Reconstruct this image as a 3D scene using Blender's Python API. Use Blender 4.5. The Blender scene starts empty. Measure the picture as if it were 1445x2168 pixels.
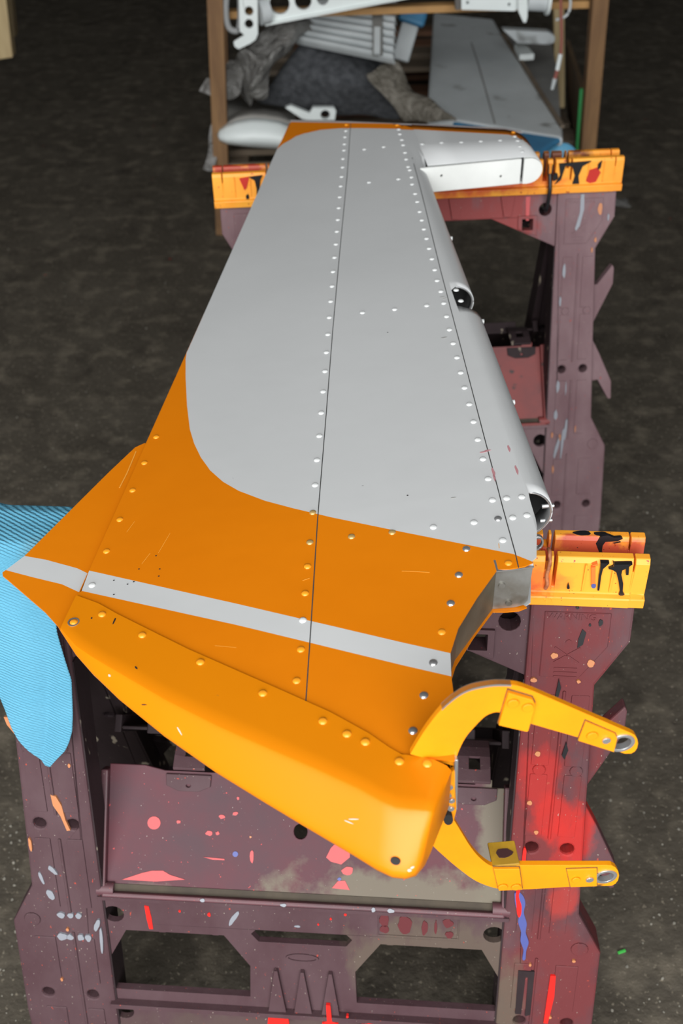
import bpy, bmesh, math, random
from mathutils import Vector, Matrix, noise
from mathutils.geometry import tessellate_polygon
random.seed(7)
C = bpy.context.scene.collection
# ------------------------------------------------------------------ camera, world, light, exposure
F_PX, TH, ROLL = 2223.563, 0.694132, -0.0275208
EYE = 1.491                     # camera height above the floor
fwd = Vector((0, math.cos(TH), -math.sin(TH)))
up0 = Vector((0, math.sin(TH), math.cos(TH))); rt0 = Vector((1, 0, 0))
rt = math.cos(ROLL)*rt0 + math.sin(ROLL)*up0
upv = -math.sin(ROLL)*rt0 + math.cos(ROLL)*up0
cam = bpy.data.cameras.new('camera'); camo = bpy.data.objects.new('camera', cam); C.objects.link(camo)
M = Matrix((rt, upv, -fwd)).transposed().to_4x4(); M.translation = Vector((0, 0, EYE)); camo.matrix_world = M
cam.sensor_fit = 'VERTICAL'; cam.sensor_height = 22.3; cam.lens = 22.3*F_PX/2168
cam.dof.use_dof = True; cam.dof.focus_distance = 1.0; cam.dof.aperture_fstop = 4.5
cam.clip_start = 0.02
sc = bpy.context.scene; sc.camera = camo
sc.view_settings.view_transform = 'Standard'; sc.view_settings.look = 'None'
sc.view_settings.gamma = 1; sc.view_settings.exposure = 0.0; sc.view_settings.use_curve_mapping = False
w = bpy.data.worlds.new('world'); sc.world = w; w.use_nodes = True
w.node_tree.nodes['Background'].inputs[0].default_value = (.86, .93, 1, 1)
w.node_tree.nodes['Background'].inputs[1].default_value = 1.0
def area(name, loc, target, sx, sy, power, col):
    l = bpy.data.lights.new(name, 'AREA'); l.shape = 'RECTANGLE'; l.size = sx; l.size_y = sy; l.energy = power; l.color = col
    o = bpy.data.objects.new(name, l); C.objects.link(o); o.location = loc
    o.rotation_euler = (Vector(target)-Vector(loc)).to_track_quat('-Z', 'Y').to_euler(); return o
area('door_daylight', (-.4, -1.45, 2.05), (-.1, 2.0, .5), 3.6, 3.2, 186, (1, .985, .965))
area('overhead_fill', (-.4, -.5, 3.9), (0, 1.2, .6), 3.0, 1.6, 16, (.95, .98, 1))  # unseen overhead lamp, added as soft fill and for brightness falloff

# ------------------------------------------------------------------ helpers
def ray(x, y): return fwd + rt*((x-722.5)/F_PX) - upv*((y-1084)/F_PX)
E0 = Vector((0, 0, EYE))
def pz(x, y, z): v = ray(x, y); return E0 + v*((z-EYE)/v.z)         # photo direction met with a level plane
def py_(x, y, Y): v = ray(x, y); return E0 + v*(Y/v.y)              # ... with an upright plane across the hall
def pn(x, y, p0, n): v = ray(x, y); return E0 + v*((p0-E0).dot(n)/v.dot(n))

def tag(o, label=None, cat=None, group=None, kind=None):
    for k, v in (('label', label), ('category', cat), ('group', group), ('kind', kind)):
        if v: o[k] = v
    return o
def empty(name, loc=(0, 0, 0), rz=0):
    o = bpy.data.objects.new(name, None); C.objects.link(o); o.location = loc; o.rotation_euler = (0, 0, rz); o.empty_display_size = .05; return o
def obj(name, bm, mats, parent=None, bevel=0, smooth=None, solid=0, offset=0, seg=2, xf=None, keep=True, subd=0):
    bmesh.ops.recalc_face_normals(bm, faces=bm.faces[:]) if keep else None
    me = bpy.data.meshes.new(name); bm.to_mesh(me); bm.free()
    for m in (mats if isinstance(mats, (list, tuple)) else [mats]): me.materials.append(m)
    if smooth is not None:
        me.polygons.foreach_set('use_smooth', [True]*len(me.polygons)); me.set_sharp_from_angle(angle=math.radians(smooth))
    o = bpy.data.objects.new(name, me); C.objects.link(o)
    if parent: o.parent = parent
    if solid:
        s = o.modifiers.new('solid', 'SOLIDIFY'); s.thickness = solid; s.offset = offset
    if bevel:
        b = o.modifiers.new('bevel', 'BEVEL'); b.width = bevel; b.segments = seg; b.limit_method = 'ANGLE'; b.angle_limit = math.radians(40); b.harden_normals = False
    if subd:
        b = o.modifiers.new('sub', 'SUBSURF'); b.levels = subd; b.render_levels = subd
    return o
def I(p): return Vector(p)
def fill2(bm, poly, holes=(), xf=I, mi=0):
    """flat polygon with holes (2D points), mapped by xf((a,b,0))"""
    loops = [[Vector((p[0], p[1], 0)) for p in l] for l in [poly]+list(holes)]
    vs = [bm.verts.new(xf(p)) for l in loops for p in l]
    fs = []
    for t in tessellate_polygon(loops):
        try: f = bm.faces.new([vs[i] for i in t]); f.material_index = mi; fs.append(f)
        except ValueError: pass
    out = []; k = 0
    for l in loops: out.append(vs[k:k+len(l)]); k += len(l)
    return out, fs
def prism(bm, poly, holes, xf, h0, h1, mi=0):
    """polygon with holes between heights h0 and h1 of the third local axis"""
    a, _ = fill2(bm, poly, holes, lambda p: xf(Vector((p.x, p.y, h0))), mi)
    b, _ = fill2(bm, poly, holes, lambda p: xf(Vector((p.x, p.y, h1))), mi)
    for la, lb in zip(a, b):
        n = len(la)
        for i in range(n):
            f = bm.faces.new((la[i], la[(i+1) % n], lb[(i+1) % n], lb[i])); f.material_index = mi
def box(bm, x0, x1, y0, y1, z0, z1, xf=I):
    prism(bm, [(x0, y0), (x1, y0), (x1, y1), (x0, y1)], [], xf, z0, z1)
def circ(cx, cy, r, n=16, ry=None): return [(cx+r*math.cos(2*math.pi*k/n), cy+(ry or r)*math.sin(2*math.pi*k/n)) for k in range(n)]
def tube(bm, pts, r, n=8, cap=True):
    pts = [Vector(p) for p in pts]; rings = []
    for i, p in enumerate(pts):
        d = (pts[min(i+1, len(pts)-1)]-pts[max(i-1, 0)]).normalized()
        a = d.cross(Vector((0, 0, 1)) if abs(d.z) < .9 else Vector((1, 0, 0))).normalized(); b = d.cross(a)
        rr = r[i] if isinstance(r, (list, tuple)) else r
        rings.append([bm.verts.new(p+a*rr*math.cos(2*math.pi*k/n)+b*rr*math.sin(2*math.pi*k/n)) for k in range(n)])
    for A, B in zip(rings, rings[1:]):
        for k in range(n): bm.faces.new((A[k], A[(k+1) % n], B[(k+1) % n], B[k]))
    if cap: bm.faces.new(rings[0]); bm.faces.new(rings[-1])
def spline(pts, n=6):
    pts = [Vector(p) for p in pts]; out = []
    for i in range(len(pts)-1):
        p0, p1, p2, p3 = pts[max(i-1, 0)], pts[i], pts[i+1], pts[min(i+2, len(pts)-1)]
        for k in range(n):
            t = k/n
            out.append(.5*((2*p1)+(p2-p0)*t+(2*p0-5*p1+4*p2-p3)*t*t+(3*p1-p0-3*p2+p3)*t**3))
    return out+[pts[-1]]
def bar(bm, p, q, wd, hd, side=Vector((1, 0, 0))):
    """square bar from p to q: width wd along side, hd across"""
    p, q = Vector(p), Vector(q); d = (q-p).normalized(); a = (side-d*side.dot(d)).normalized(); b = d.cross(a)
    R = [[bm.verts.new(c+a*sx*wd/2+b*sy*hd/2) for sx, sy in ((-1, -1), (1, -1), (1, 1), (-1, 1))] for c in (p, q)]
    for k in range(4): bm.faces.new((R[0][k], R[0][(k+1) % 4], R[1][(k+1) % 4], R[1][k]))
    bm.faces.new(R[0]); bm.faces.new(R[1])
def slab(bm, pts, n, th, mi=0):
    """3D polygon pts given thickness th along n (downwards from the face seen)"""
    pts = [Vector(p) for p in pts]; n = Vector(n).normalized()
    a = (pts[1]-pts[0]).normalized(); a = (a-n*a.dot(n)).normalized(); b = n.cross(a)
    P = [((p-pts[0]).dot(a), (p-pts[0]).dot(b)) for p in pts]; o = pts[0]
    A = [bm.verts.new(p) for p in pts]; B = [bm.verts.new(p+n*th) for p in pts]
    for t in tessellate_polygon([[Vector((x, y, 0)) for x, y in P]]):
        bm.faces.new([A[i] for i in t]).material_index = mi; bm.faces.new([B[i] for i in t]).material_index = mi
    k = len(pts)
    for i in range(k): bm.faces.new((A[i], A[(i+1) % k], B[(i+1) % k], B[i])).material_index = mi

# ------------------------------------------------------------------ materials
def mat(name, col, col2=None, scale=8, contrast=(.35, .65), rough=.5, metal=0, bump=0, bscale=40, specks=(), soft=None, stretch=None, spec=.5, alpha=1, coat=0):
    m = bpy.data.materials.new(name); m.use_nodes = True; nt = m.node_tree; N = nt.nodes; L = nt.links
    b = N['Principled BSDF']; b.inputs['Roughness'].default_value = rough; b.inputs['Metallic'].default_value = metal
    b.inputs['Specular IOR Level'].default_value = spec; b.inputs['Alpha'].default_value = alpha; b.inputs['Coat Weight'].default_value = coat
    tc = N.new('ShaderNodeTexCoord'); src = tc.outputs['Object']
    if stretch:
        mp = N.new('ShaderNodeMapping'); mp.inputs['Scale'].default_value = stretch; L.new(src, mp.inputs[0]); src = mp.outputs[0]
    def nz(sc_, det=5, rg=.6, d=0):
        n = N.new('ShaderNodeTexNoise'); n.inputs['Scale'].default_value = sc_; n.inputs['Detail'].default_value = det
        n.inputs['Roughness'].default_value = rg; n.inputs['Distortion'].default_value = d; L.new(src, n.inputs['Vector']); return n.outputs['Fac']
    def ramp(fac, a, c):
        r = N.new('ShaderNodeMapRange'); r.inputs['From Min'].default_value = a; r.inputs['From Max'].default_value = c; L.new(fac, r.inputs['Value']); return r.outputs[0]
    def mix(fac, A, B):
        x = N.new('ShaderNodeMix'); x.data_type = 'RGBA'; L.new(fac, x.inputs['Factor'])
        for s, v in ((x.inputs['A'], A), (x.inputs['B'], B)):
            if isinstance(v, (tuple, list)): s.default_value = (*v[:3], 1)
            else: L.new(v, s)
        return x.outputs['Result']
    out = col
    if col2: out = mix(ramp(nz(scale), *contrast), col, col2)
    for s in (soft or ()):      # overspray: soft patch in object space (centre, radii, colour, strength)
        c, rr, cl, st = s
        mp = N.new('ShaderNodeMapping'); mp.vector_type = 'POINT'
        mp.inputs['Scale'].default_value = [1/q for q in rr]; mp.inputs['Location'].default_value = [-c[i]/rr[i] for i in range(3)]
        L.new(tc.outputs['Object'], mp.inputs[0])
        ln = N.new('ShaderNodeVectorMath'); ln.operation = 'LENGTH'; L.new(mp.outputs[0], ln.inputs[0])
        ad = N.new('ShaderNodeMath'); ad.operation = 'MULTIPLY_ADD'; L.new(nz(26, 6), ad.inputs[0]); ad.inputs[1].default_value = 2.4; L.new(ln.outputs['Value'], ad.inputs[2])
        r = N.new('ShaderNodeMapRange'); r.inputs['From Min'].default_value = 2.25; r.inputs['From Max'].default_value = 1.75; r.inputs['To Max'].default_value = st
        L.new(ad.outputs[0], r.inputs['Value']); out = mix(r.outputs[0], out, cl)
    for cl, sc_, lo, hi in specks: out = mix(ramp(nz(sc_, 2, .5), lo, hi), out, cl)
    if isinstance(out, (tuple, list)): b.inputs['Base Color'].default_value = (*out[:3], 1)
    else: L.new(out, b.inputs['Base Color'])
    if bump:
        bp = N.new('ShaderNodeBump'); bp.inputs['Strength'].default_value = 1; bp.inputs['Distance'].default_value = bump; L.new(nz(bscale, 4), bp.inputs['Height']); L.new(bp.outputs[0], b.inputs['Normal'])
    return m
GREY = mat('grey_paint', (.53, .545, .55), (.56, .575, .58), 3, rough=.42, bump=.0012, bscale=5, specks=[((.25, .25, .25), 160, .80, .84)])
ORNG = mat('orange_paint', (.68, .186, .002), (.72, .205, .003), 4, spec=.35, rough=.40, bump=.0012, bscale=5, specks=[((.2, .06, .01), 170, .80, .84)])
WHITE = mat('white_paint', (.80, .82, .80), (.70, .72, .70), 9, rough=.45)
YELO = mat('yellow_paint', (.84, .305, .003), (.80, .262, .003), 14, rough=.42, specks=[((.5, .48, .42), 55, .72, .76), ((.10, .05, .02), 42, .74, .80)])
STEEL = mat('bare_metal', (.45, .46, .45), (.30, .29, .26), 22, rough=.42, metal=.7, specks=[((.16, .13, .09), 40, .62, .8)])
STEELB = mat('bright_metal', (.62, .63, .64), rough=.3, metal=.8)
BROWNM = mat('primed_metal', (.20, .17, .12), (.10, .08, .05), 12, rough=.5, metal=.3)
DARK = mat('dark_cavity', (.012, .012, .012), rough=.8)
SEAM = mat('seam_shadow_gap', (.05, .05, .05), rough=.9)
PURP_ = dict(spec=.22, scale=16, contrast=(.3, .7), rough=.62, bump=.0006, bscale=90, stretch=(1, 1, .45))
SP = [((.34, .30, .25), 430, .72, .76), ((.36, .06, .04), 300, .72, .75)]
PURP = mat('purple_plastic', (.068, .034, .040), (.094, .056, .063), specks=SP, **PURP_)
PURPR = mat('purple_plastic_red_overspray', (.085, .032, .037), (.115, .058, .064), specks=SP,
    soft=[((.27, -.03, .66), (.075, .3, .15), (.15, .028, .030), .75), ((.27, -.08, .50), (.07, .3, .12), (.17, .028, .028), .8), ((.30, -.14, .27), (.07, .3, .12), (.15, .030, .032), .8), ((.262, -.06, .545), (.028, .3, .040), (.42, .026, .022), .7), ((.285, -.07, .505), (.030, .3, .035), (.45, .025, .02), .75), ((.308, -.08, .47), (.030, .3, .055), (.47, .025, .02), .8), ((.30, -.12, .385), (.025, .3, .03), (.42, .04, .03), .6), ((.245, -.2, .17), (.030, .3, .13), (.115, .09, .068), .85)], **PURP_)
PURPB = mat('purple_plastic_dusty', (.068, .034, .040), (.094, .056, .063), specks=SP,
    soft=[((.2, -.15, .28), (.16, .3, .07), (.115, .09, .068), .75), ((.0, -.18, .14), (.3, .3, .04), (.10, .075, .062), .5)], **PURP_)
PURPD = mat('purple_plastic_dark', (.022, .014, .016), (.036, .024, .026), specks=[((.36, .31, .24), 60, .66, .72)], **PURP_)  # darkened copy; on rear frames and rear trays it paints in their shade
PURPF = mat('purple_plastic_pinkish', (.15, .085, .095), (.22, .145, .155), specks=SP,
    soft=[((.05, 0, .72), (.22, .3, .09), (.30, .045, .04), .8)], **PURP_)
TRAY = mat('tray_plastic', (.108, .032, .042), (.075, .038, .047), scale=14, contrast=(.3, .7), rough=.5, spec=.2, specks=[((.5, .07, .07), 240, .73, .76), ((.4, .38, .35), 400, .74, .77)],
    soft=[((.14, -.10, .355), (.19, .05, .05), (.155, .135, .10), .9), ((.0, -.10, .345), (.3, .03, .018), (.15, .13, .10), .85), ((.224, -.05, .40), (.022, .2, .3), (.155, .135, .10), .9)])
TRAYRIM = mat('tray_rim_plastic', (.125, .045, .055), (.085, .042, .05), scale=14, rough=.5, specks=SP)
DUST = mat('packed_dust', (.075, .06, .042), (.05, .04, .03), 20, rough=.9)
TRAYR = mat('tray_plastic_red', (.26, .05, .045), (.18, .045, .045), scale=14, rough=.55, specks=[((.05, .03, .03), 60, .66, .72)])
HORSE = mat('orange_plastic', (.93, .41, .035), (.93, .33, .025), 12, (.3, .75), rough=.48, specks=[((.40, .05, .01), 260, .70, .73), ((.03, .02, .01), 300, .74, .76)],
    soft=[((.235, -.01, .79), (.05, .03, .02), (.86, .13, .03), .7), ((.29, .030, .792), (.4, .0085, .045), (.50, .06, .04), .9), ((.22, .025, .78), (.03, .03, .03), (.35, .02, .02), .8)])
HORSEF = mat('orange_plastic_stained', (.92, .42, .04), (.90, .27, .02), 12, (.3, .75), rough=.48, specks=[((.30, .02, .01), 120, .66, .72)],
    soft=[((.1, -.0, .785), (.13, .05, .028), (.62, .05, .015), .8), ((-.30, .036, .80), (.1, .012, .03), (.38, .03, .02), .95), ((.24, .036, .80), (.06, .012, .03), (.10, .02, .01), .95)])
RED = mat('red_paint_drip', (.85, .02, .015), rough=.4)
CORAL = mat('coral_paint_drip', (.50, .055, .058), rough=.45)
PEACH = mat('peach_paint_drip', (.50, .20, .085), rough=.5)
BLUEP = mat('blue_paint_drip', (.075, .095, .30), rough=.5)
WHTP = mat('pale_paint_drip', (.25, .265, .30), rough=.5)
BLACKP = mat('black_paint_drip', (.012, .012, .014), rough=.35)
OCH = mat('ochre_paint_drip', (.45, .30, .02), rough=.5)
WOOD = mat('rough_timber', (.26, .145, .062), (.17, .09, .04), 6, rough=.75, stretch=(6, 6, .6), bump=.001, bscale=30, specks=[((.08, .05, .03), 14, .66, .74)])
WOODP = mat('pale_timber', (.56, .44, .24), (.42, .31, .16), 6, rough=.7, stretch=(8, 8, .6))
WOODG = mat('grey_timber', (.22, .17, .12), (.14, .11, .08), 6, rough=.8, stretch=(.6, 8, 8))
PLY = mat('plywood', (.20, .13, .07), (.12, .08, .045), 5, rough=.7)
GREEN = mat('green_edge_paint', (.02, .23, .06), rough=.6)
FLOORM = mat('concrete_floor', (.064, .055, .042), (.100, .087, .068), 4, (.3, .72), rough=.85, bump=.003, bscale=60, spec=.2,
    specks=[((.18, .155, .118), 17, .50, .82), ((.045, .038, .030), 11, .55, .8), ((.24, .21, .16), 130, .62, .72), ((.30, .04, .03), 22, .78, .79)])
WALLM = mat('dark_wall', (.06, .06, .058), (.045, .045, .043), 2, rough=.9)
CLOTHB = mat('blue_microfibre', (.095, .315, .455), (.12, .36, .51), 7, rough=.95, spec=.1, specks=[((.13, .27, .33), 12, .62, .8)])
def towel_weave(m):
    nt = m.node_tree; N = nt.nodes; L = nt.links; tc = N.new('ShaderNodeTexCoord'); mp = N.new('ShaderNodeMapping'); mp.inputs['Rotation'].default_value = (0.2, .45, .3)
    L.new(tc.outputs['Object'], mp.inputs[0]); hs = []
    w_ = N.new('ShaderNodeTexWave'); w_.wave_type = 'BANDS'; w_.bands_direction = 'DIAGONAL'; w_.inputs['Scale'].default_value = 120; w_.inputs['Distortion'].default_value = 1.6; w_.inputs['Detail'].default_value = 2; w_.inputs['Detail Scale'].default_value = 3
    L.new(mp.outputs[0], w_.inputs['Vector'])
    bp = N.new('ShaderNodeBump'); bp.inputs['Distance'].default_value = .0009; L.new(w_.outputs['Fac'], bp.inputs['Height']); L.new(bp.outputs[0], N['Principled BSDF'].inputs['Normal'])
towel_weave(CLOTHB)
SHEET = mat('dirty_translucent_film', (.16, .155, .145), (.40, .395, .38), 14, (.35, .7), rough=.32, bump=.03, bscale=22, alpha=.9)
FOAM = mat('black_foam', (.036, .039, .044), (.085, .09, .098), 45, rough=.9, bump=.004, bscale=70)
DUSTY = mat('dusty_brown_film', (.10, .09, .07), (.24, .22, .185), 16, (.4,.72), rough=.6, bump=.03, bscale=24)
PANELG = mat('blue_grey_paint', (.62, .665, .68), (.53, .57, .58), 4, rough=.45, specks=[((.14, .14, .13), 9, .62, .75)])
PANELD = mat('dull_grey_panel', (.30, .30, .29), (.22, .225, .22), 6, rough=.6)
PWHITE = mat('cool_white_paint', (.82, .88, .87), (.76, .82, .81), 5, rough=.4)
BLUEM = mat('blue_paint', (.06, .26, .46), (.05, .20, .38), 5, rough=.5)
BLUEL = mat('light_blue_film', (.16, .58, .92), (.30, .58, .75), 8, rough=.6)
CORR = mat('pale_skin_metal', (.60, .64, .65), (.50, .54, .55), 5, rough=.45)
RUBBER = mat('grey_rubber', (.30, .31, .31), rough=.6)
REDC = mat('dull_red_cable', (.32, .10, .08), rough=.6)

# ------------------------------------------------------------------ setting
bm = bmesh.new(); n = 40
box(bm, -6, 6, -3, 9, -.1, 0); obj('floor', bm, FLOORM)['kind'] = 'structure'
def wall(name, *a):
    bm = bmesh.new(); box(bm, *a); obj(name, bm, WALLM)['kind'] = 'structure'
wall('wall_back', -6, 6, 9, 9.15, -.1, 5); wall('wall_left', -6.15, -6, -3, 9, -.1, 5); wall('wall_right', 6, 6.15, -3, 9, -.1, 5)
wall('wall_front_1', -6, -3.4, -3.15, -3, -.1, 5); wall('wall_front_2', 3.4, 6, -3.15, -3, -.1, 5); wall('wall_front_3', -3.4, 3.4, -3.15, -3, 4.2, 5)
wall('ceiling', -6.15, 6.15, -3.15, 9.15, 5, 5.1)

# ------------------------------------------------------------------ sawhorses
H0, AL = .760, .2604
sa, ca = math.sin(AL), math.cos(AL)
def front(p):   # (u, s, w): u across, s down the leaning frame from the lip, w inward depth
    return Vector((p.x, -p.y*sa + p.z*ca, H0 - p.y*ca - p.z*sa))
BACK0 = .047
def rear(p):
    q = front(p); return Vector((-q.x, BACK0-q.y, q.z))
S_FOOT = H0/ca
def frame_parts(xf, root, legmats, barmat, detail):
    for sg, lm in ((-1, legmats[0]), (1, legmats[1])):
        out = [(.236, .0), (.337, .0), (.337, .045), (.307, .098), (.313, .25), (.320, .41), (.350, .468), (.352, .62), (.346, S_FOOT-.012), (.236, S_FOOT-.012)]
        holes = [circ(.259, .314, .0075, 12), circ(.298, .314, .0075, 12), circ(.264, .586, .0075, 12), circ(.321, .586, .0075, 12)]
        bm = bmesh.new()
        prism(bm, [(sg*a, b) for a, b in out], [[(sg*a, b) for a, b in h] for h in holes], xf, 0, .042)
        leg = obj('leg', bm, lm, root, bevel=.003)
        bm = bmesh.new(); prism(bm, [(sg*a, b) for a, b in [(.2346, .095), (.2364, .095), (.2364, S_FOOT-.02), (.2346, S_FOOT-.02)]], [], xf, .0025, .042); obj('dark_side_sheet', bm, PURPD, leg)  # thin sheet added to darken the leg's inner side wall
        if detail:
            bm = bmesh.new()
            for a0, a1, b0, b1 in [(.250, .268, .11, .20), (.285, .303, .11, .20), (.250, .268, .212, .296), (.286, .304, .212, .296), (.250, .268, .335, .44), (.288, .306, .335, .44), (.252, .272, .49, .565), (.300, .326, .49, .565), (.252, .272, .61, .70), (.300, .326, .61, .70)]:
                prism(bm, [(sg*a0, b0), (sg*a1, b0), (sg*a1, b1), (sg*a0, b1)], [], xf, -.0014, .001)
            for b0, b1 in ((.105, .30), (.335, .45), (.48, .70)):
                prism(bm, [(sg*.2755, b0), (sg*.2785, b0), (sg*.2785, b1), (sg*.2755, b1)], [], xf, -.0022, .001)
            prism(bm, [(sg*a, b) for a, b in [(.25, .012), (.315, .012), (.315, .05), (.29, .088), (.25, .088)]], [], xf, -.0014, .001)
            for a in (.259, .298): prism(bm, [(sg*x, y) for x, y in circ(a, .206, .007, 12)], [], xf, -.002, .001)
            prism(bm, [(sg*x, y) for x, y in circ(.325, .462, .010, 14)], [], xf, -.002, .001)
            o = obj('moulded_rib', bm, lm, leg, bevel=.0008, seg=1); o['kind'] = 'stuff'
        for hk in () if sg < 0 or not detail else ([(.306, .165), (.318, .163), (.343, .130), (.346, .136), (.346, .164), (.314, .235), (.306, .235)],
                   [(.306, .262), (.315, .262), (.330, .290), (.356, .345), (.358, .379), (.352, .379), (.330, .341), (.306, .345)]):
            bm = bmesh.new(); prism(bm, [(sg*a, b) for a, b in hk], [], xf, .012, .030); obj('lumber_hook', bm, lm, root, bevel=.002)
        bm = bmesh.new(); prism(bm, [(sg*a, b) for a, b in [(.24, S_FOOT-.03), (.35, S_FOOT-.03), (.35, S_FOOT-.012), (.24, S_FOOT-.012)]], [], xf, -.004, .046); obj('foot_pad', bm, PURPD, root, bevel=.003)
    # head rail with gussets
    bm = bmesh.new()
    rail = [(-.24, 0), (.24, 0), (.24, .094), (.124, .041), (-.124, .041), (-.24, .094)]
    sq = [(.177, .043), (.196, .043), (.196, .062), (.177, .062)]; rd = circ(.217, .029, .011, 14)
    prism(bm, rail, [sq, [(-a, b) for a, b in sq], rd, [(-a, b) for a, b in rd]], xf, .006, .030)
    rl = obj('head_rail', bm, barmat, root, bevel=.0015)
    bm = bmesh.new()
    for a in (-.151, -.062, .062, .151): prism(bm, [(a-.012, .003), (a+.012, .003), (a+.006, .038), (a-.006, .038)], [], xf, .001, .008)
    for sg in (-1, 1): prism(bm, [(sg*a, b) for a, b in [(.170, .038), (.203, .038), (.203, .072), (.186, .066), (.170, .060)]], [[(sg*a, b) for a, b in sq]], xf, .002, .008)
    obj('moulded_rib', bm, barmat, rl, bevel=.0012)['kind'] = 'stuff'
    # lower cross panel
    bm = bmesh.new()
    win = [(.094, .477), (.213, .477), (.239, .528), (.239, .577), (.066, .577), (.064, .525)]
    slot = [(-.061, .472), (-.055, .465), (.053, .465), (.060, .473), (.053, .484), (-.052, .484)]
    win2 = [(.06, .640), (.22, .640), (.238, .66), (.238, .69), (.06, .69)]
    hs = [win, [(-a, b) for a, b in win], slot, circ(.226, .452, .0125, 16), circ(-.226, .452, .0125, 16), circ(.228, .617, .0125, 16), circ(-.228, .617, .0125, 16)]
    prism(bm, [(-.241, .419), (.241, .419), (.241, .68), (-.241, .68)], hs, xf, .004, .013)
    cp = obj('cross_panel', bm, barmat, root, bevel=.002)
    if detail:
        bm = bmesh.new()
        for a in (-.032, 0, .034): prism(bm, [(a-.012, .602), (a+.012, .602), (a+.002, .525), (a-.002, .525)], [], xf, -.002, .006)
        prism(bm, [(-.241, .594), (.241, .594), (.241, .601), (-.241, .601)], [], xf, -.006, .006)
        prism(bm, [(-.241, .419), (.241, .419), (.241, .424), (-.241, .424)], [], xf, -.003, .006)
        oval = [(-.02+.0*0, .506)]
        ov = [(x*.020, .506+y*.007) for x, y in circ(0, 0, 1, 20)]; ovi = [(x*.017, .506+y*.0045) for x, y in circ(0, 0, 1, 20)]
        prism(bm, ov, [ovi], xf, .0022, .006)
        for a in (-.170, -.105, .105, .170): prism(bm, [(a-.004, .475), (a+.004, .475), (a+.004, .482), (a-.004, .482)], [], xf, .008, .018)
        # moulded label plate
        lb = [(.090, .425), (.185, .425), (.185, .462), (.090, .462)]; li = [(.0915, .4265), (.1835, .4265), (.1835, .4605), (.0915, .4605)]
        prism(bm, lb, [li], xf, .0028, .006)
        o = obj('moulded_rib', bm, barmat, cp, bevel=.0008, seg=1); o['kind'] = 'stuff'
KERF = [(.2105, .008, 1), (.2255, .005, 1), (.2475, .0055, 0), (.2545, .0035, 1), (.3285, .0018, 0)]
def emboss(root, m, txt, u, s_, size):
    c = bpy.data.curves.new('txt', 'FONT'); c.body = txt; c.size = size; c.extrude = .0006
    t = bpy.data.objects.new('txt', c); C.objects.link(t); dg = bpy.context.evaluated_depsgraph_get(); me = bpy.data.meshes.new_from_object(t.evaluated_get(dg))
    for v in me.vertices: v.co = front(Vector((u+v.co.x, s_-v.co.y, -.0016+v.co.z)))
    me.materials.clear(); me.materials.append(m); bpy.data.objects.remove(t); o = bpy.data.objects.new('moulded_lettering', me); C.objects.link(o); o.parent = root; o['kind'] = 'stuff'
def icon(root, m):
    bm = bmesh.new()
    for (a, b), (c_, d) in (((.263, .052), (.288, .070)), ((.263, .070), (.288, .052))):
        n_ = Vector((d-b, a-c_)).normalized()*.0007
        prism(bm, [(a+n_.x, b+n_.y), (c_+n_.x, d+n_.y), (c_-n_.x, d-n_.y), (a-n_.x, b-n_.y)], [], front, -.0022, 0)
    for k in range(3): prism(bm, [(.264+k*.0+.0, .076+k*.005), (.287, .076+k*.005), (.287, .0775+k*.005), (.264, .0775+k*.005)], [], front, -.0022, 0)
    prism(bm, circ(.276, .046, .003, 10), [], front, -.0022, 0)
    o = obj('moulded_icon', bm, m, root); o['kind'] = 'stuff'
def topblock(root, m):
    prof = [(-.007, 0), (-.007, .011), (-.001, .013), (.001, .050), (.004, .055), (.012, .055), (.0145, .051), (.018, .022), (.029, .022), (.0325, .051), (.035, .055), (.043, .055), (.046, .050), (.048, .013), (.054, .011), (.054, 0)]
    cut = [(-.007, 0), (-.007, .011), (-.001, .013), (-.0005, .020), (.0475, .020), (.048, .013), (.054, .011), (.054, 0)]
    kerf = KERF
    edges = [-.345]; segs = []
    for k in sorted([(-a, w_, s_) for a, w_, s_ in kerf]+kerf): segs.append((k[0]-k[1]/2, k[0]+k[1]/2, k[2]))
    x = -.345; pieces = []
    for a, b, s_ in segs: pieces.append((x, a, prof)); pieces.append((a, b, cut if s_ else [(p[0], min(p[1], .040)) for p in prof])); x = b
    pieces.append((x, .343, prof))
    bm = bmesh.new()
    for x0, x1, pr in pieces:
        prism(bm, pr, [], lambda p: Vector((p.z, p.x, H0+p.y)), x0, x1)
    bmesh.ops.remove_doubles(bm, verts=bm.verts[:], dist=1e-6)
    o = obj('mitre_top', bm, m, root, bevel=.0012)
    bm = bmesh.new()
    for a in (.2195, .283, .309): # shallow guide lines
        for sg in (-1, 1): box(bm, sg*a-.0008, sg*a+.0008, -.0022, .0, H0+.016, H0+.050)
    obj('guide_rib', bm, m, o)['kind'] = 'stuff'
    return o
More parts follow.
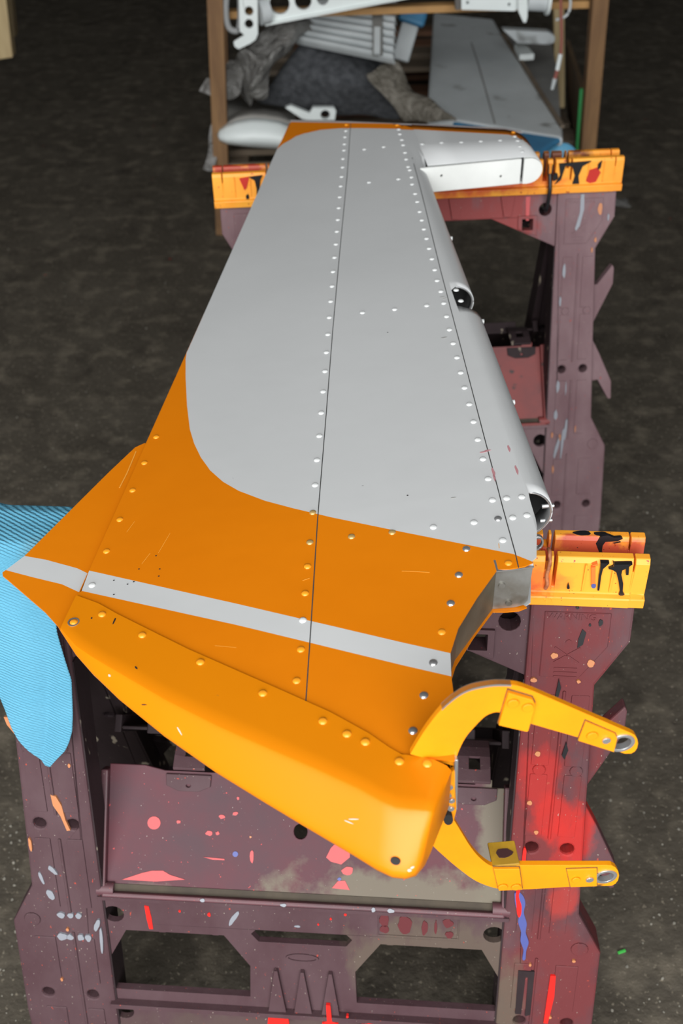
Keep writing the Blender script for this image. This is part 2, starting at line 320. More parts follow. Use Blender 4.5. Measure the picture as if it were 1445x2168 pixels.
def tray(root, m, mr, detail=True):
    """folding brace: a rimmed half shelf rising from the front frame to the centre fold, its twin falling to the rear frame"""
    z0, z1, y0, y1 = H0-.408, H0-.290, -.098, .0
    L_ = math.hypot(z1-z0, y1-y0); cn, sn = (y1-y0)/L_, (z1-z0)/L_
    def T(p): # (u, t, w) t 0..1 from the front hinge to the fold
        return Vector((p.x, y0+(y1-y0)*p.y-p.z*sn, z0+(z1-z0)*p.y+p.z*cn))
    bm = bmesh.new()
    prism(bm, [(-.232, 0), (.232, 0), (.232, .93), (.218, .93), (.218, .99), (.200, .99), (.198, .95), (-.165, .95), (-.19, .985), (-.232, .985)], [circ(-.003, .53, .008, 14, .060)], T, 0, .004)
    pan = obj('tray', bm, m, root, bevel=.001)
    for a0, a1, b0, b1 in ((-.241, -.232, -.01, .95), (.232, .241, -.01, .95), (-.236, .236, -.035, .004)):
        bm = bmesh.new(); prism(bm, [(a0, b0), (a1, b0), (a1, b1), (a0, b1)], [], T, -.006, .012); obj('tray_rim', bm, mr, pan, bevel=.002)
    bm = bmesh.new(); prism(bm, [(-.232, .004), (.232, .004), (.222, .06), (-.222, .06)], [], T, .0035, .0048); obj('dust_band', bm, DUST, pan)
    for a in (-.137, .197):
        bm = bmesh.new()
        prism(bm, [(a-.027, .93), (a-.026, .84), (a-.012, .80), (a+.012, .80), (a+.026, .84), (a+.027, .93)], [circ(a, .845, .003, 8, .014)], T, .004, .007)
        cl = obj('hinge_clip', bm, PURPB if detail else PURPD, pan, bevel=.0008)
        bm = bmesh.new()
        def Q(p): return Vector((p.x, y1-.008+p.y, z1-.002+.008*math.sin(max(0, min(1, p.y/.06))*math.pi)+p.z))
        prism(bm, [(a-.019, .0), (a+.019, 0), (a+.019, .015), (a+.019, .03), (a+.019, .045), (a+.019, .06), (a-.019, .06), (a-.019, .045), (a-.019, .03), (a-.019, .015)], [[(a-.006, .014), (a+.007, .014), (a+.007, .03), (a-.006, .03)]], Q, 0, .004)
        obj('clip_loop', bm, PURPB if detail else PURPD, cl, bevel=.0008)
    def T2(p): q = T(p); return Vector((-q.x, BACK0-q.y, q.z))
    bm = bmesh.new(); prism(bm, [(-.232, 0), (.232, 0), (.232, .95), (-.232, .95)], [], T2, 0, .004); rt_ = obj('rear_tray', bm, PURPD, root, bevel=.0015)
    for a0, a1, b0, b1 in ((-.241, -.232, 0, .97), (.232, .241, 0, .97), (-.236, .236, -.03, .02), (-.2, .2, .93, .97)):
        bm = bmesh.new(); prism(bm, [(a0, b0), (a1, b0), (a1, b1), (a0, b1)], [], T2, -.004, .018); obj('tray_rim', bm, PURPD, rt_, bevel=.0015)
    for sg in (-1, 1):
        bm = bmesh.new(); tube(bm, [(sg*.242, y0-.002, z0+.006), (sg*.222, y0-.002, z0+.006)], .008, 14); obj('hinge_pin', bm, mr, root, smooth=40)
    return T
def blob(cx, cy, rx, ry, ang=0, n=14, rough=.25, seed=0):
    out = []
    for k in range(n):
        t = 2*math.pi*k/n; r = 1+rough*noise.noise(Vector((math.cos(t)*1.3, math.sin(t)*1.3, seed*3.1)))*1.6
        x, y = rx*r*math.cos(t), ry*r*math.sin(t)
        out.append((cx+x*math.cos(ang)-y*math.sin(ang), cy+x*math.sin(ang)+y*math.cos(ang)))
    return out
def splats(name, xf, items, m, parent, w0=-.0025, w1=.0005):
    for k, it in enumerate(items):
        pl = it if isinstance(it[0], (tuple, list)) else blob(*it, seed=k)
        bm = bmesh.new(); prism(bm, pl, [], xf, w0, w1); o = obj(name, bm, m, parent)

def horse(loc, yaw, near):
    root = empty('sawhorse', loc, yaw)
    lm = (PURP, PURPR) if near else (PURPF, PURPF)
    frame_parts(front, root, lm, PURPB if near else PURPF, True)
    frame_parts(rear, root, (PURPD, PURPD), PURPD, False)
    topblock(root, HORSE if near else HORSEF)
    icon(root, lm[1]); emboss(root, lm[1], 'WARNING', .252, .020, .010)
    T = tray(root, TRAY if near else TRAYR, TRAYRIM if near else TRAYR, near)
    return root, T
near, T = horse((-.0509, .7559, 0), -.08763, True)
tag(near, 'near paint-splashed purple plastic sawhorse with orange notched top, under the rudder tail and blue towel', 'sawhorse')
far, TF = horse((.1463, 1.7017, 0), .0403, False)
tag(far, 'far purple plastic sawhorse with orange notched top, under the narrow end of the rudder', 'sawhorse')

def hloc(h, x, y, p0, n):     # where the photo direction meets a plane given in the sawhorse's own frame
    M_ = Matrix.Translation(h.location) @ Matrix.Rotation(h.rotation_euler.z, 4, 'Z'); q = pn(x, y, M_ @ Vector(p0), M_.to_3x3() @ Vector(n)); return M_.inverted() @ q
def NF(h, pts, b=0.0): return [(q.x, q.z-H0) for q in (hloc(h, x, y, (0, b, 0), (0, 1, 0)) for x, y in pts)]
def NS(h, pts): return [(q.x, (H0-q.z)/ca) for q in (hloc(h, x, y, (0, 0, H0), (0, -ca, sa)) for x, y in pts)]
TN = Vector((0, -(.118), .098)).normalized()
def NT(h, pts): return [(q.x, (q.z-(H0-.408)-.004*.64)/.118) for q in (hloc(h, x, y, Vector((0, -.098, H0-.408))+TN*.004, TN) for x, y in pts)]
lines = lambda p: Vector((p.x, -.0012, H0+p.y))
topx = lambda p: Vector((p.x, p.z, H0+p.y))
# ---- stains on the near sawhorse
def sm(l): return [(p.x, p.y) for p in spline([(x, y, 0) for x, y in l], 4)][:-1]
splats('red_paint_drip', front, [NS(near, sm([(1106, 1800), (1109, 1792), (1113, 1797), (1112, 1815), (1110, 1850), (1099, 1885), (1098, 1898), (1103, 1915), (1102, 1932), (1098, 1939), (1094, 1932), (1092, 1912), (1091, 1890), (1100, 1850), (1104, 1820), (1106, 1800)])),
    [(.295, .505), (.301, .505), (.302, .54), (.298, .585), (.293, .585)]], RED, near)
splats('red_paint_drip', front, [[(-.187, .435), (-.182, .436), (-.180, .455), (-.1795, .472), (-.184, .472), (-.186, .455)], (-.11, .444, .002, .003), (-.145, .441, .0015, .0015), (.052, .432, .0015, .002), (.035, .44, .001, .002), (.02, .45, .001, .0015)], RED, near, w0=.003, w1=.0045)
splats('red_paint_drip', front, [[(-.043, .600), (-.018, .600), (-.017, .612), (-.026, .612), (-.028, .63), (-.033, .63), (-.034, .612), (-.044, .612)], [(.029, .572), (.034, .572), (.036, .600), (.044, .603), (.042, .610), (.024, .610), (.024, .603), (.030, .6)], (.087, .616, .02, .014), (.055, .59, .0015, .002)], RED, near, w0=-.0065, w1=-.0025)
splats('blue_paint_drip', front, [NS(near, sm([(1088, 1889), (1098, 1886), (1108, 1897), (1111, 1912), (1108, 1930), (1114, 1952), (1112, 1972), (1118, 1992), (1113, 2010), (1111, 2028), (1105, 2028), (1107, 2008), (1101, 1990), (1102, 1970), (1096, 1950), (1097, 1935), (1090, 1912), (1088, 1889)]))], BLUEP, near, w0=-.0021)
splats('peach_paint_drip', front, [[(-.279, .270), (-.273, .272), (-.268, .285), (-.266, .305), (-.262, .320), (-.266, .321), (-.271, .300), (-.278, .285)],
    [(-.318, .166), (-.314, .166), (-.307, .184), (-.309, .188), (-.316, .176)], (-.312, .345, .002, .009), (-.253, .228, .0015, .003), (-.283, .475, .0016, .003), (-.30, .56, .0015, .003), (-.27, .64, .002, .004)], PEACH, near)
splats('coral_paint_dot', front, [(.256, .184, .003, .003), (.252, .250, .003, .003), (.30, .070, .004, .004), (.263, .062, .0035, .0035), (.245, .092, .003, .003), (.29, .092, .002, .002), (.262, .29, .0025, .0025), (.30, .575, .002, .002), (.27, .49, .0015, .002), (.32, .48, .002, .002)], PEACH, near)
splats('black_paint_drip', front, [[(.288, .030), (.292, .034), (.290, .048), (.285, .052), (.285, .042)], [(.270, .09), (.273, .10), (.271, .112), (.268, .112)], [(.284, .168), (.287, .178), (.284, .19), (.281, .185)], (.305, .022, .002, .004), (.295, .025, .001, .002), (.281, .006, .0015, .0015)], BLACKP, near)
splats('black_scuff_mark', front, [[(.257, .500), (.276, .500), (.276, .572), (.270, .575), (.269, .51), (.266, .51), (.265, .572), (.258, .572)]], PURPD, near, w0=-.0026, w1=.0005)
splats('pale_paint_scuff', front, [(-.288, .452, .005, .004, .3), (-.277, .452, .004, .004, .6), (-.267, .452, .004, .004, .3), (-.291, .487, .006, .006), (-.281, .487, .004, .005), (-.268, .487, .004, .005, .4), (-.259, .487, .004, .005), (-.243, .49, .002, .02, .05), (-.246, .465, .003, .009, .3), (-.297, .42, .004, .008, -.3), (-.29, .382, .003, .008, -.6), (-.305, .395, .002, .01, -.2)], WHTP, near)
splats('maroon_label_patch', front, [(.098, .437, .006, .009), (.098, .452, .006, .006), (.122, .444, .009, .013), (.145, .446, .0035, .012), (.158, .444, .0015, .012), (.172, .437, .006, .007), (.174, .455, .005, .005)], mat('maroon_mark', (.11, .018, .022), rough=.6), near, w0=.0031, w1=.0045)
splats('pale_paint_scuff', front, [(.02-.10, .447, .003, .012, .5), (-.005, .455, .004, .0015)], WHTP, near, w0=.0031, w1=.0045)
# tray stains
WT = dict(w0=.0035, w1=.0046)
def cpx(x, y, r, ry=None, n=10): return NT(near, blob(x, y, r, ry or r, 0, n, .35, seed=int(x)))
splats('coral_paint_splash', T, [NT(near, [(x, y) for x, y in circ(326, 1742, 14, 14)]), NT(near, [(258, 1862), (300, 1848), (322, 1843), (345, 1843), (360, 1852), (392, 1862), (330, 1866)]),
    NT(near, [(690, 1815), (700, 1795), (712, 1783), (728, 1788), (741, 1797), (740, 1815), (722, 1830), (700, 1824)]), cpx(737, 1843, 12, 10), NT(near, [(702, 1880), (715, 1865), (730, 1864), (740, 1884)]),
    cpx(378, 1740, 4), cpx(470, 1729, 7, 4), cpx(497, 1722, 6, 4), cpx(442, 1764, 7, 5), cpx(460, 1764, 4), cpx(533, 1812, 4, 14), cpx(504, 1690, 3), NT(near, [(430, 1814), (475, 1818), (475, 1821), (450, 1820)])], CORAL, near, **WT)
splats('peach_paint_dot', T, [NT(near, circ(388, 1664, 6, 12)), cpx(530, 1772, 2.5)], PEACH, near, **WT)
splats('blue_paint_dot', T, [NT(near, circ(498, 1808, 6, 12)), cpx(718, 1861, 4)], BLUEP, near, **WT)
splats('white_paint_fleck', T, [(-.115, -.016, .003, .012), (-.020, -.018, .004, .012), (.085, -.016, .0025, .016), (.105, -.018, .004, .016)], WHTP, near, w0=.0115, w1=.0128)
# marks on the orange top of the near sawhorse
Z2 = lambda l: [(1120+x/5.16, 1100+y/5.16) for x, y in l]
WM = dict(w0=-.0028, w1=.0022)
splats('black_paint_mark', topx, [NF(near, Z2([(775, 455), (870, 458), (840, 485), (800, 520), (780, 600), (760, 755), (740, 755), (755, 600), (772, 520)])),
    NF(near, Z2([(912, 462), (930, 472), (1060, 470), (1122, 470), (1085, 495), (1078, 585), (1050, 585), (1052, 515), (1010, 535), (1000, 580), (1020, 680), (1015, 770), (1035, 800), (1000, 815), (970, 800), (985, 765), (970, 650), (945, 555), (905, 530), (862, 520), (920, 495)])),
    NF(near, Z2([(424, 680), (436, 715), (438, 732), (420, 740), (406, 730), (410, 712)]))], BLACKP, near, **WM)
splats('blue_paint_mark', topx, [NF(near, Z2(circ(698, 705, 26, 12)))], BLUEP, near, **WM)
splats('red_paint_mark', topx, [NF(near, Z2([(672, 505), (718, 500), (716, 690), (672, 690)])), NF(near, Z2([(680, 482), (740, 465), (745, 485), (690, 488)]))], mat('orange_red_smear', (.85, .18, .03), rough=.5), near, w0=-.0026, w1=.0018)
splats('black_paint_mark', lambda p: Vector((p.x, .0298+p.z+(p.y-.022)*.12, H0+p.y)), [NF(near, Z2([(745, 235), (790, 190), (860, 180), (930, 205), (1000, 200), (1020, 215), (960, 240), (830, 245), (800, 280), (790, 340), (840, 385), (700, 380), (760, 345), (725, 260)]), .032), NF(near, Z2([(905, 255), (990, 240), (1000, 248), (930, 262)]), .032)], BLACKP, near, w0=-.0012, w1=.002)
splats('black_paint_mark', lambda p: Vector((p.x, p.y, H0+p.z)), [(.283, .0385, .009, .003), (.300, .0385, .007, .003)], BLACKP, near, w0=.054, w1=.0557)
bm = bmesh.new(); tube(bm, spline([(.2475, -.002, H0+.018), (.2485, -.004, H0+.026), (.247, -.002, H0+.036), (.2485, -.001, H0+.048), (.248, .004, H0+.060), (.2475, .012, H0+.057)], 3), [.0012, .0022, .003, .002, .0026, .0018, .002, .0028, .002, .0022, .0018, .0022, .003, .0026, .0022, .0015], 7) if False else tube(bm, spline([(.2475, -.002, H0+.018), (.2485, -.004, H0+.026), (.247, -.002, H0+.036), (.2485, -.001, H0+.048), (.248, .004, H0+.060), (.2475, .012, H0+.057)], 3), .0019, 7)
obj('plastic_burr', bm, mat('frayed_plastic', (.55, .2, .08), (.3, .1, .05), 200, rough=.6), near, smooth=60)
# stains and lashing on the far sawhorse
splats('pale_paint_drip', front, [[(.275, .005), (.281, .005), (.282, .03), (.276, .058), (.270, .066), (.268, .062), (.275, .035)], (.253, .135, .003, .012), (.249, .188, .002, .008), (.253, .345, .003, .012), (.252, .40, .003, .011), (.268, .35, .001, .013), (.267, .455, .0025, .028, .05), (.272, .43, .0025, .02, .05), (.257, .465, .003, .02, .2), (.325, .045, .0015, .006)], WHTP, far)
splats('coral_paint_drip', front, [[(.182, .006), (.190, .006), (.189, .046), (.184, .046)]], CORAL, far, w0=.0045, w1=.0068)
splats('coral_paint_dot', front, [(.31, .03, .004, .009), (.305, .083, .002, .004), (.30, .10, .0015, .004), (.247, .44, .0015, .006), (.262, .445, .0015, .008), (.252, .51, .0015, .008), (.29, .43, .001, .006)], PEACH, far)
splats('black_paint_mark', topx, [[(.232, .050), (.286, .052), (.272, .044), (.267, .028), (.270, .014), (.258, .014), (.261, .028), (.255, .044), (.243, .046), (.238, .022), (.228, .014), (.236, .030)],
    [(.298, .046), (.304, .052), (.303, .040), (.298, .036)], (.228, .028, .005, .006), (.215, .04, .001, .01), (.222, .038, .001, .012)], BLACKP, far, w0=-.0026, w1=.0004)
splats('black_paint_mark', topx, [[(-.284, .050), (-.262, .052), (-.266, .044), (-.268, .030), (-.266, .014), (-.274, .014), (-.273, .030), (-.275, .044)], (-.289, .016, .003, .005)], BLACKP, far, w0=-.0026, w1=.0004)
splats('red_paint_mark', topx, [[(.281, .018), (.288, .014), (.298, .016), (.304, .032), (.298, .040), (.284, .036)], [(-.300, .048), (-.284, .050), (-.289, .032), (-.293, .028)]], mat('dark_red_mark', (.5, .025, .015), rough=.5), far, w0=-.0024, w1=.0004)
bm = bmesh.new(); tube(bm, spline([(.217, -.006, H0+.035), (.218, -.014, H0+.012), (.217, -.014, H0-.012), (.216, -.010, H0-.028), (.217, .012, H0-.034)], 5), .0035, 8); obj('black_lashing_hook', bm, BLACKP, far, smooth=60)

# ------------------------------------------------------------------ rudder
ZB = EYE-.673; R = .027
P0 = pz(905, 372, ZB+.028); P1 = pz(1168, 1062, ZB+.038)
tv = (P1-P0); tv.z = 0; tv.normalize(); cv = Vector((tv.y, -tv.x, 0))
if cv.x > 0: cv = -cv
def chord(s): return .268+.205*s
def TK(s): return min(.0565, .0415+.0175*(s+.05))      # thickness over the spar, slimmer towards the far tip
def ZTs(s): return ZB+TK(s)
def qc(v): return math.sqrt(max(1-((R-min(max(v, 0), R))/R)**2, 0))
S_H = -.040
def zt(s, v):
    T_ = TK(s); z = ZB+T_-(T_-.006)*max(v-R, 0)/chord(s)
    if s > S_H and v < R: z = ZB+T_/2+T_/2*qc(v)
    return z
def zb(s, v):
    if v < R and s > S_H: return ZB+TK(s)/2*(1-qc(v))
    return ZB
def W(s, v, z): p = P0+tv*s+cv*v; return Vector((p.x, p.y, z))
def sv(x, y, dz=0):
    z = ZB+.04
    for _ in range(24):
        p = pz(x, y, z); q = p-P0; s, v = q.dot(tv), q.dot(cv)
        z = .5*z+.5*(zt(s, max(v, .007))+dz)
    return (s, v)
def rud_xf(p): return W(p.x, p.y, p.z)
rud = empty('aircraft_rudder', W(.3, .2, ZB)); RO = -rud.location
tag(rud, 'long grey and orange riveted aircraft rudder laid flat across both sawhorses', 'aircraft rudder')
def robj(name, bm, *a, parent=None, **k):
    bmesh.ops.translate(bm, verts=bm.verts[:], vec=RO); return obj(name, bm, *a, parent or rud, **k)
K = sv
lead = lambda y_, v=0.0: ((pz(905+(y_-372)*.381, y_, ZB+.033)-P0).dot(tv), v)
farE = [K(616, 259), K(735, 261), K(850, 265)]
tipc = [K(586, 317), K(598, 306), K(614, 297), K(627, 289), K(642, 284), K(677, 276), K(718, 272.5), K(760, 272), K(850, 275)]
s_h = S_H
hornF = [K(960, 269), K(1092, 276)]       # along the far edge of the horn, top plane
hornC = [K(960, 279.5), K(1092, 287)]
TE1, TE2 = K(395, 748), K(161, 1260)
TEo = K(189, 1209); TEb = K(173, 1252)
greyN = [K(393, 762), K(393, 800), K(396, 860), K(402, 910), K(411, 940), K(425, 969), K(445, 997), K(472, 1021), K(505, 1040), K(560, 1061), K(620, 1077), K(700, 1096), K(850, 1127), K(991, 1155), K(1086, 1174), K(1124, 1189)]
n1 = K(1135, 1180); n2 = K(1110, 1200); n3 = K(1052, 1207)
V1 = .031
sN = K(1118, 1040)[0]; sa1 = K(976, 607)[0]; sa2 = K(996, 655)[0]
inner = [K(1118, 1044), K(1122, 1062), K(1128, 1082), K(1133, 1098), K(1136, 1115), K(1135.5, 1150)]
def lineat(a, b, v): t = (v-a[1])/(b[1]-a[1]); return (a[0]+(b[0]-a[0])*t, v)
hq = [(lambda q: (q.dot(tv), q.dot(cv)))(pz(x, y, ZB+.041)-P0) for x, y in ((893, 354), (1097, 335), (1152, 345))]
hv = (pz(1152, 361, ZB+.024)-P0).dot(cv)
NS1 = (hq[1][0]-hq[0][0])/(hq[1][1]-hq[0][1]); NS0 = hq[0][0]-NS1*hq[0][1]
hfar = lineat(hornF[0], hornF[1], 0); hfc = lineat(hornC[0], hornC[1], 0)
tipv = lineat(hornF[0], hornF[1], -.163); tipcv = lineat(hornC[0], hornC[1], -.163)
midn = [(sa1, 0), (sa1, .022), (sa1+.01, .031), (sa2-.006, .031), (sa2, .022), (sa2, 0)]
# colour fields of the skin as polygons in (s, v)
f_tip = farE+[hornF[0], hfar, (hfc[0], 0), hornC[0]]+tipc[::-1]
f_grey = [tipc[0]]+tipc[1:]+[hornC[0], (hfc[0], 0), (s_h, 0)] + [(0, 0)] + midn + [(sN, 0), (sN, .020)] + inner + [n1] + greyN[::-1] + [TE1]
stT = [TEo, K(500, 1279), K(850, 1361), K(953, 1384)]; stB = [TEb, K(500, 1324), K(850, 1409), K(955, 1433)]
f_mid = [TE1]+greyN+[K(1127, 1192), n2, K(1080, 1205), n3, K(1010, 1265), K(970, 1330)]+stT[::-1]
f_str = stT+stB[::-1]
f_low = [TEb]+stB[1:]+[K(961, 1478), K(961, 1560), K(962, 1612), K(880, 1606), K(800, 1580), K(700, 1530), K(500, 1442), K(330, 1362), K(215, 1300), K(161, 1262)]
def clean(poly):
    out = []
    for p in poly:
        if not out or (Vector(p)-Vector(out[-1])).length > 1e-5: out.append(p)
    return out
def skin(fields, zf, name, mats):
    bm = bmesh.new()
    for poly, mi in fields: fill2(bm, clean(poly), (), lambda p: Vector((p.x, p.y, 0)), mi)
    bmesh.ops.remove_doubles(bm, verts=bm.verts[:], dist=1e-5)
    for v in (.0003, .0012, .003, .0055, .009, .013, .018, .023, .027, .0305):
        bmesh.ops.bisect_plane(bm, geom=bm.verts[:]+bm.edges[:]+bm.faces[:], plane_co=(0, v, 0), plane_no=(0, 1, 0), dist=1e-7)
    for s in [i*.12-.24 for i in range(12)]+[s_h-.0005, sN-.06, sN-.03, sN-.012, sa1-.04, sa1-.012, sa2+.012, sa2+.04]:
        bmesh.ops.bisect_plane(bm, geom=bm.verts[:]+bm.edges[:]+bm.faces[:], plane_co=(s, 0, 0), plane_no=(1, 0, 0), dist=1e-7)
    for f in bm.faces: f.smooth = all(v.co.y < R+.004 for v in f.verts)
    for v in bm.verts: s, c = v.co.x, v.co.y; v.co = W(s, c, zf(s, c))
    return robj(name, bm, mats, solid=.0012)
fl = [(f_tip, 1), (f_grey, 0), (f_mid, 1), (f_str, 0), (f_low, 1)]
skin(fl, zt, 'upper_skin', [GREY, ORNG])
skin(fl, zb, 'lower_skin', [GREY, ORNG])
# horn (balance area) on the far right: flat top, round nose, open near face closed by white plates
bm = bmesh.new(); prof = []
nose = .0215; NR = .024      # fractions of the local thickness: +1 top, -1 bottom
for v in (0.0, -.05, -.10, -.15): prof.append((v, 1))
for k in range(0, 13): a = math.pi/2-math.pi*k/12; prof.append((hv+NR-NR*math.cos(a), math.sin(a)))
for v in (-.15, -.10, -.05, 0.0): prof.append((v, -1))
def hz(s, fr): return ZB+.0*s+TK(s)/2*(1+fr)
ZT = ZTs(s_h); zc = ZT-TK(s_h)/2; nose = TK(s_h)/2
nearS = lambda v: NS0+(v)*NS1
def farS(v): return hornF[0][0]+(hornF[1][0]-hornF[0][0])*(v-hornF[0][1])/(hornF[1][1]-hornF[0][1])
def farC(v): return hornC[0][0]+(hornC[1][0]-hornC[0][0])*(v-hornC[0][1])/(hornC[1][1]-hornC[0][1])
rows = []
for v, z in prof:
    c = max(0, -.155-v); rows.append([bm.verts.new(W(s, v, hz(s, z))) for s in (farS(v)+c*.8, farC(v)+c*1.5, -.10, nearS(v))])
for i, (A, B) in enumerate(zip(rows, rows[1:])):
    for k in range(3): f = bm.faces.new((A[k], A[k+1], B[k+1], B[k])); f.material_index = 1 if k == 0 and i < 9 else 0
robj('balance_horn', bm, [GREY, ORNG], smooth=35, solid=.0012)
# end plates of the horn
def end_xf(s): return lambda p: W(s+p.z, p.x, p.y)
def endh(d): return lambda p: W(nearS(p.x)+d+p.z, p.x, p.y)
bm = bmesh.new()
prism(bm, [(.012, ZT-.001), (-.150, ZT-.001), (-.150, ZB+.0005), (.0, ZB+.0005), (.016, ZT-.022)], [circ(-.022, ZT-.016, .002, 10), circ(-.118, ZT-.026, .002, 10)], endh(0), -.001, .004)
robj('horn_rib', bm, WHITE, bevel=.001)
bm = bmesh.new(); D = [(-.154, ZT-.0008), (-.163, ZT-.0006)]+[(hv+NR-(NR-.0005)*math.cos(math.pi/2-math.pi*k/12), zc+nose*.985*math.sin(math.pi/2-math.pi*k/12)) for k in range(13)]+[(-.154, ZB+.0008)]
prism(bm, D, [], endh(0), -.002, .005); robj('nose_cap', bm, WHITE, bevel=.002)
bm = bmesh.new(); prism(bm, [(.0, ZT-.006), (-.165, ZT-.006), (-.165, ZB+.005), (.0, ZB+.005)], [], endh(0), -.02, -.012); robj('dark_backing', bm, DARK)  # dark plate added behind the gap, painting the horn's unlit inside
# rounded tip cap along the far edge
bm = bmesh.new(); edge = [K(616, 259), K(735, 261), K(850, 265), hornF[0], (farS(-.10), -.10), (farS(-.150), -.150), (farS(-.175)+.01, -.175)]
rr = []
for s, v in edge:
    zt_ = zt(s, v); hh = zt_-ZB
    rr.append([bm.verts.new(W(s+.003-.026*o_, v, zt_-.0004-hh*.95*d_)) for o_, d_ in ((0, 0), (.3, 0), (.6, .02), (.78, .07), (.9, .16), (.97, .3), (1, .5), (.97, .7), (.9, .84), (.75, .94), (.5, .98), (.3, 1), (0, 1))])
for A, B in zip(rr, rr[1:]):
    for k in range(12): bm.faces.new((A[k], A[k+1], B[k+1], B[k]))
robj('tip_cap', bm, mat('pale_tip_paint', (.55, .50, .50), rough=.4), smooth=60)
# nose rim and cavity at the open leading-edge end
def noser(s0, s1, name, m, inset=.0016):
    bm = bmesh.new(); prev = None
    for s in (s0, s1):
        ring = []
        for k in range(17):
            a = -math.pi/2+math.pi*k/16; ring.append(bm.verts.new(W(s, R-(R-inset)*math.cos(a), ZTs(s)-TK(s)/2+(TK(s)/2-inset)*math.sin(a))))
        if prev:
            for k in range(16): bm.faces.new((prev[k], prev[k+1], ring[k+1], ring[k]))
        prev = ring
    robj(name, bm, m, smooth=60, solid=.0015)
for a, b in ((sN-.02, sN+.001), (sa1-.006, sa1+.0005), (sa2-.0005, sa2+.006)): noser(a, b, 'nose_rib', STEELB)
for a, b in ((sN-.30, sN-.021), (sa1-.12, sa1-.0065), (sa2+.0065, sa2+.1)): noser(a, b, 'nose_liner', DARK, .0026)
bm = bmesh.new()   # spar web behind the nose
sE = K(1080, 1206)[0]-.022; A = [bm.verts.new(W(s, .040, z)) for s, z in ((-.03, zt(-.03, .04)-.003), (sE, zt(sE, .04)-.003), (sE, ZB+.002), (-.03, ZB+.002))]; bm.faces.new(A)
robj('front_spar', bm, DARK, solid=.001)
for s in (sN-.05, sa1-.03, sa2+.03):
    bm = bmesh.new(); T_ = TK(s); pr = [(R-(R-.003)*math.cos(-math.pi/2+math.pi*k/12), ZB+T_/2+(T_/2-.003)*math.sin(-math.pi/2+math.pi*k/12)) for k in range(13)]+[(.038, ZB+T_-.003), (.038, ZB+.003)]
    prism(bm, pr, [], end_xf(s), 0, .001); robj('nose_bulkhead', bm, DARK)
ZT = ZTs(sN)
# bolts seen inside the open nose
for dz in (.004, -.014):
    bm = bmesh.new(); p = W(sN-.004, .0025, ZT-R+dz); tube(bm, [p-cv*.0045, p+cv*.007], .0022, 10); robj('bolt', bm, STEELB, smooth=60)
bm = bmesh.new(); p = W(sN+.052, .028, ZT-.016); prism(bm, circ(0, 0, .0085, 16), [circ(0, 0, .006, 16)], lambda q: p+cv*q.x*.7+Vector((0, 0, q.y))+tv*q.z, 0, .004); robj('hinge_eye', bm, STEELB, bevel=.0008)
# near end of the nose: bare-metal rib with flange, slanting spar web
n3s = n3[0]; nv = n3[1]
ZT = ZTs(n3s); V1 = (pz(1130, 1212, ZT-.003)-P0).dot(cv)-.002
bm = bmesh.new()
pr = [(V1, ZT-.003), (nv, zt(n3s, nv)-.003), (nv, ZB+.001), (V1+.012, ZB+.001), (V1+.005, ZB+.003), (V1+.001, ZB+.008)]
prism(bm, pr, [], end_xf(n3s-.004), -.001, .001); rib = robj('end_rib', bm, STEEL)
bm = bmesh.new(); prism(bm, [(V1, n3s-.016), (nv+.001, n3s-.012), (nv+.001, n3s+.002), (V1, n3s)], [], lambda p: W(p.y, p.x, ZT-.0045+p.z), -.0012, 0); robj('rib_flange', bm, STEELB)
for (v, z) in ((nv-.006, ZT-.026), (nv-.014, ZB+.008)):
    bm = bmesh.new(); tube(bm, [W(n3s-.0035, v, z), W(n3s-.001, v, z)], .003, 10); robj('rivet', bm, STEEL, smooth=60)
def wall3(name, a, b, m, off=.0, th=.001):
    bm = bmesh.new(); q = [W(a[0]-off, a[1], zt(*a)-.0015), W(b[0]-off, b[1], zt(*b)-.0015), W(b[0]-off, b[1], zb(*b)+.0005), W(a[0]-off, a[1], zb(*a)+.0005)]
    bm.faces.new([bm.verts.new(p) for p in q]); return robj(name, bm, m, solid=th)
c1 = K(970, 1330); c2 = K(953, 1384)
wall3('web', (n3s-.001, nv), (c1[0]-.004, c1[1]), BROWNM, off=.003); wall3('web', (c1[0]-.004, c1[1]), (c2[0], c2[1]+.002), BROWNM, off=.003); wall3('web', (c2[0], c2[1]+.002), (K(961, 1560)[0], K(961, 1560)[1]+.002), BROWNM)
# trim plate on the trailing edge, lower than the main skin
tz = lambda dz: -.0
def ktab(x, y):
    p = pz(x, y, ZB+.0035); q = p-P0; return (q.dot(tv), q.dot(cv))
ta, tb = ktab(306, 938), ktab(130, 1336)
tt = [ktab(292, 945), ktab(52, 1177)]; tl = ktab(4, 1212); 
sT = [ktab(52, 1177), ktab(97, 1185), ktab(163, 1203), ktab(200, 1221)]; sB = [ktab(12, 1207), ktab(69, 1222), ktab(131, 1237), ktab(185, 1262)]
inR = [ktab(325, 942), ktab(200, 1221)]
bm = bmesh.new()
for poly, mi in (([ktab(306, 938), ktab(325, 942)]+[ktab(200, 1221), ktab(163, 1203), ktab(97, 1185), ktab(52, 1177), ktab(230, 1000), ktab(286, 947)], 1), (sT+sB[::-1], 0), (sB+[ktab(150, 1335), ktab(128, 1335), ktab(122, 1325), ktab(95, 1295), ktab(15, 1226), ktab(6, 1219), ktab(5, 1212)], 1)):
    prism(bm, clean(poly), [], lambda p: W(p.x, p.y, ZB+.0035+p.z), -.0014, 0, mi)
bmesh.ops.remove_doubles(bm, verts=bm.verts[:], dist=1e-6)
tab = robj('trim_tab', bm, [GREY, ORNG])
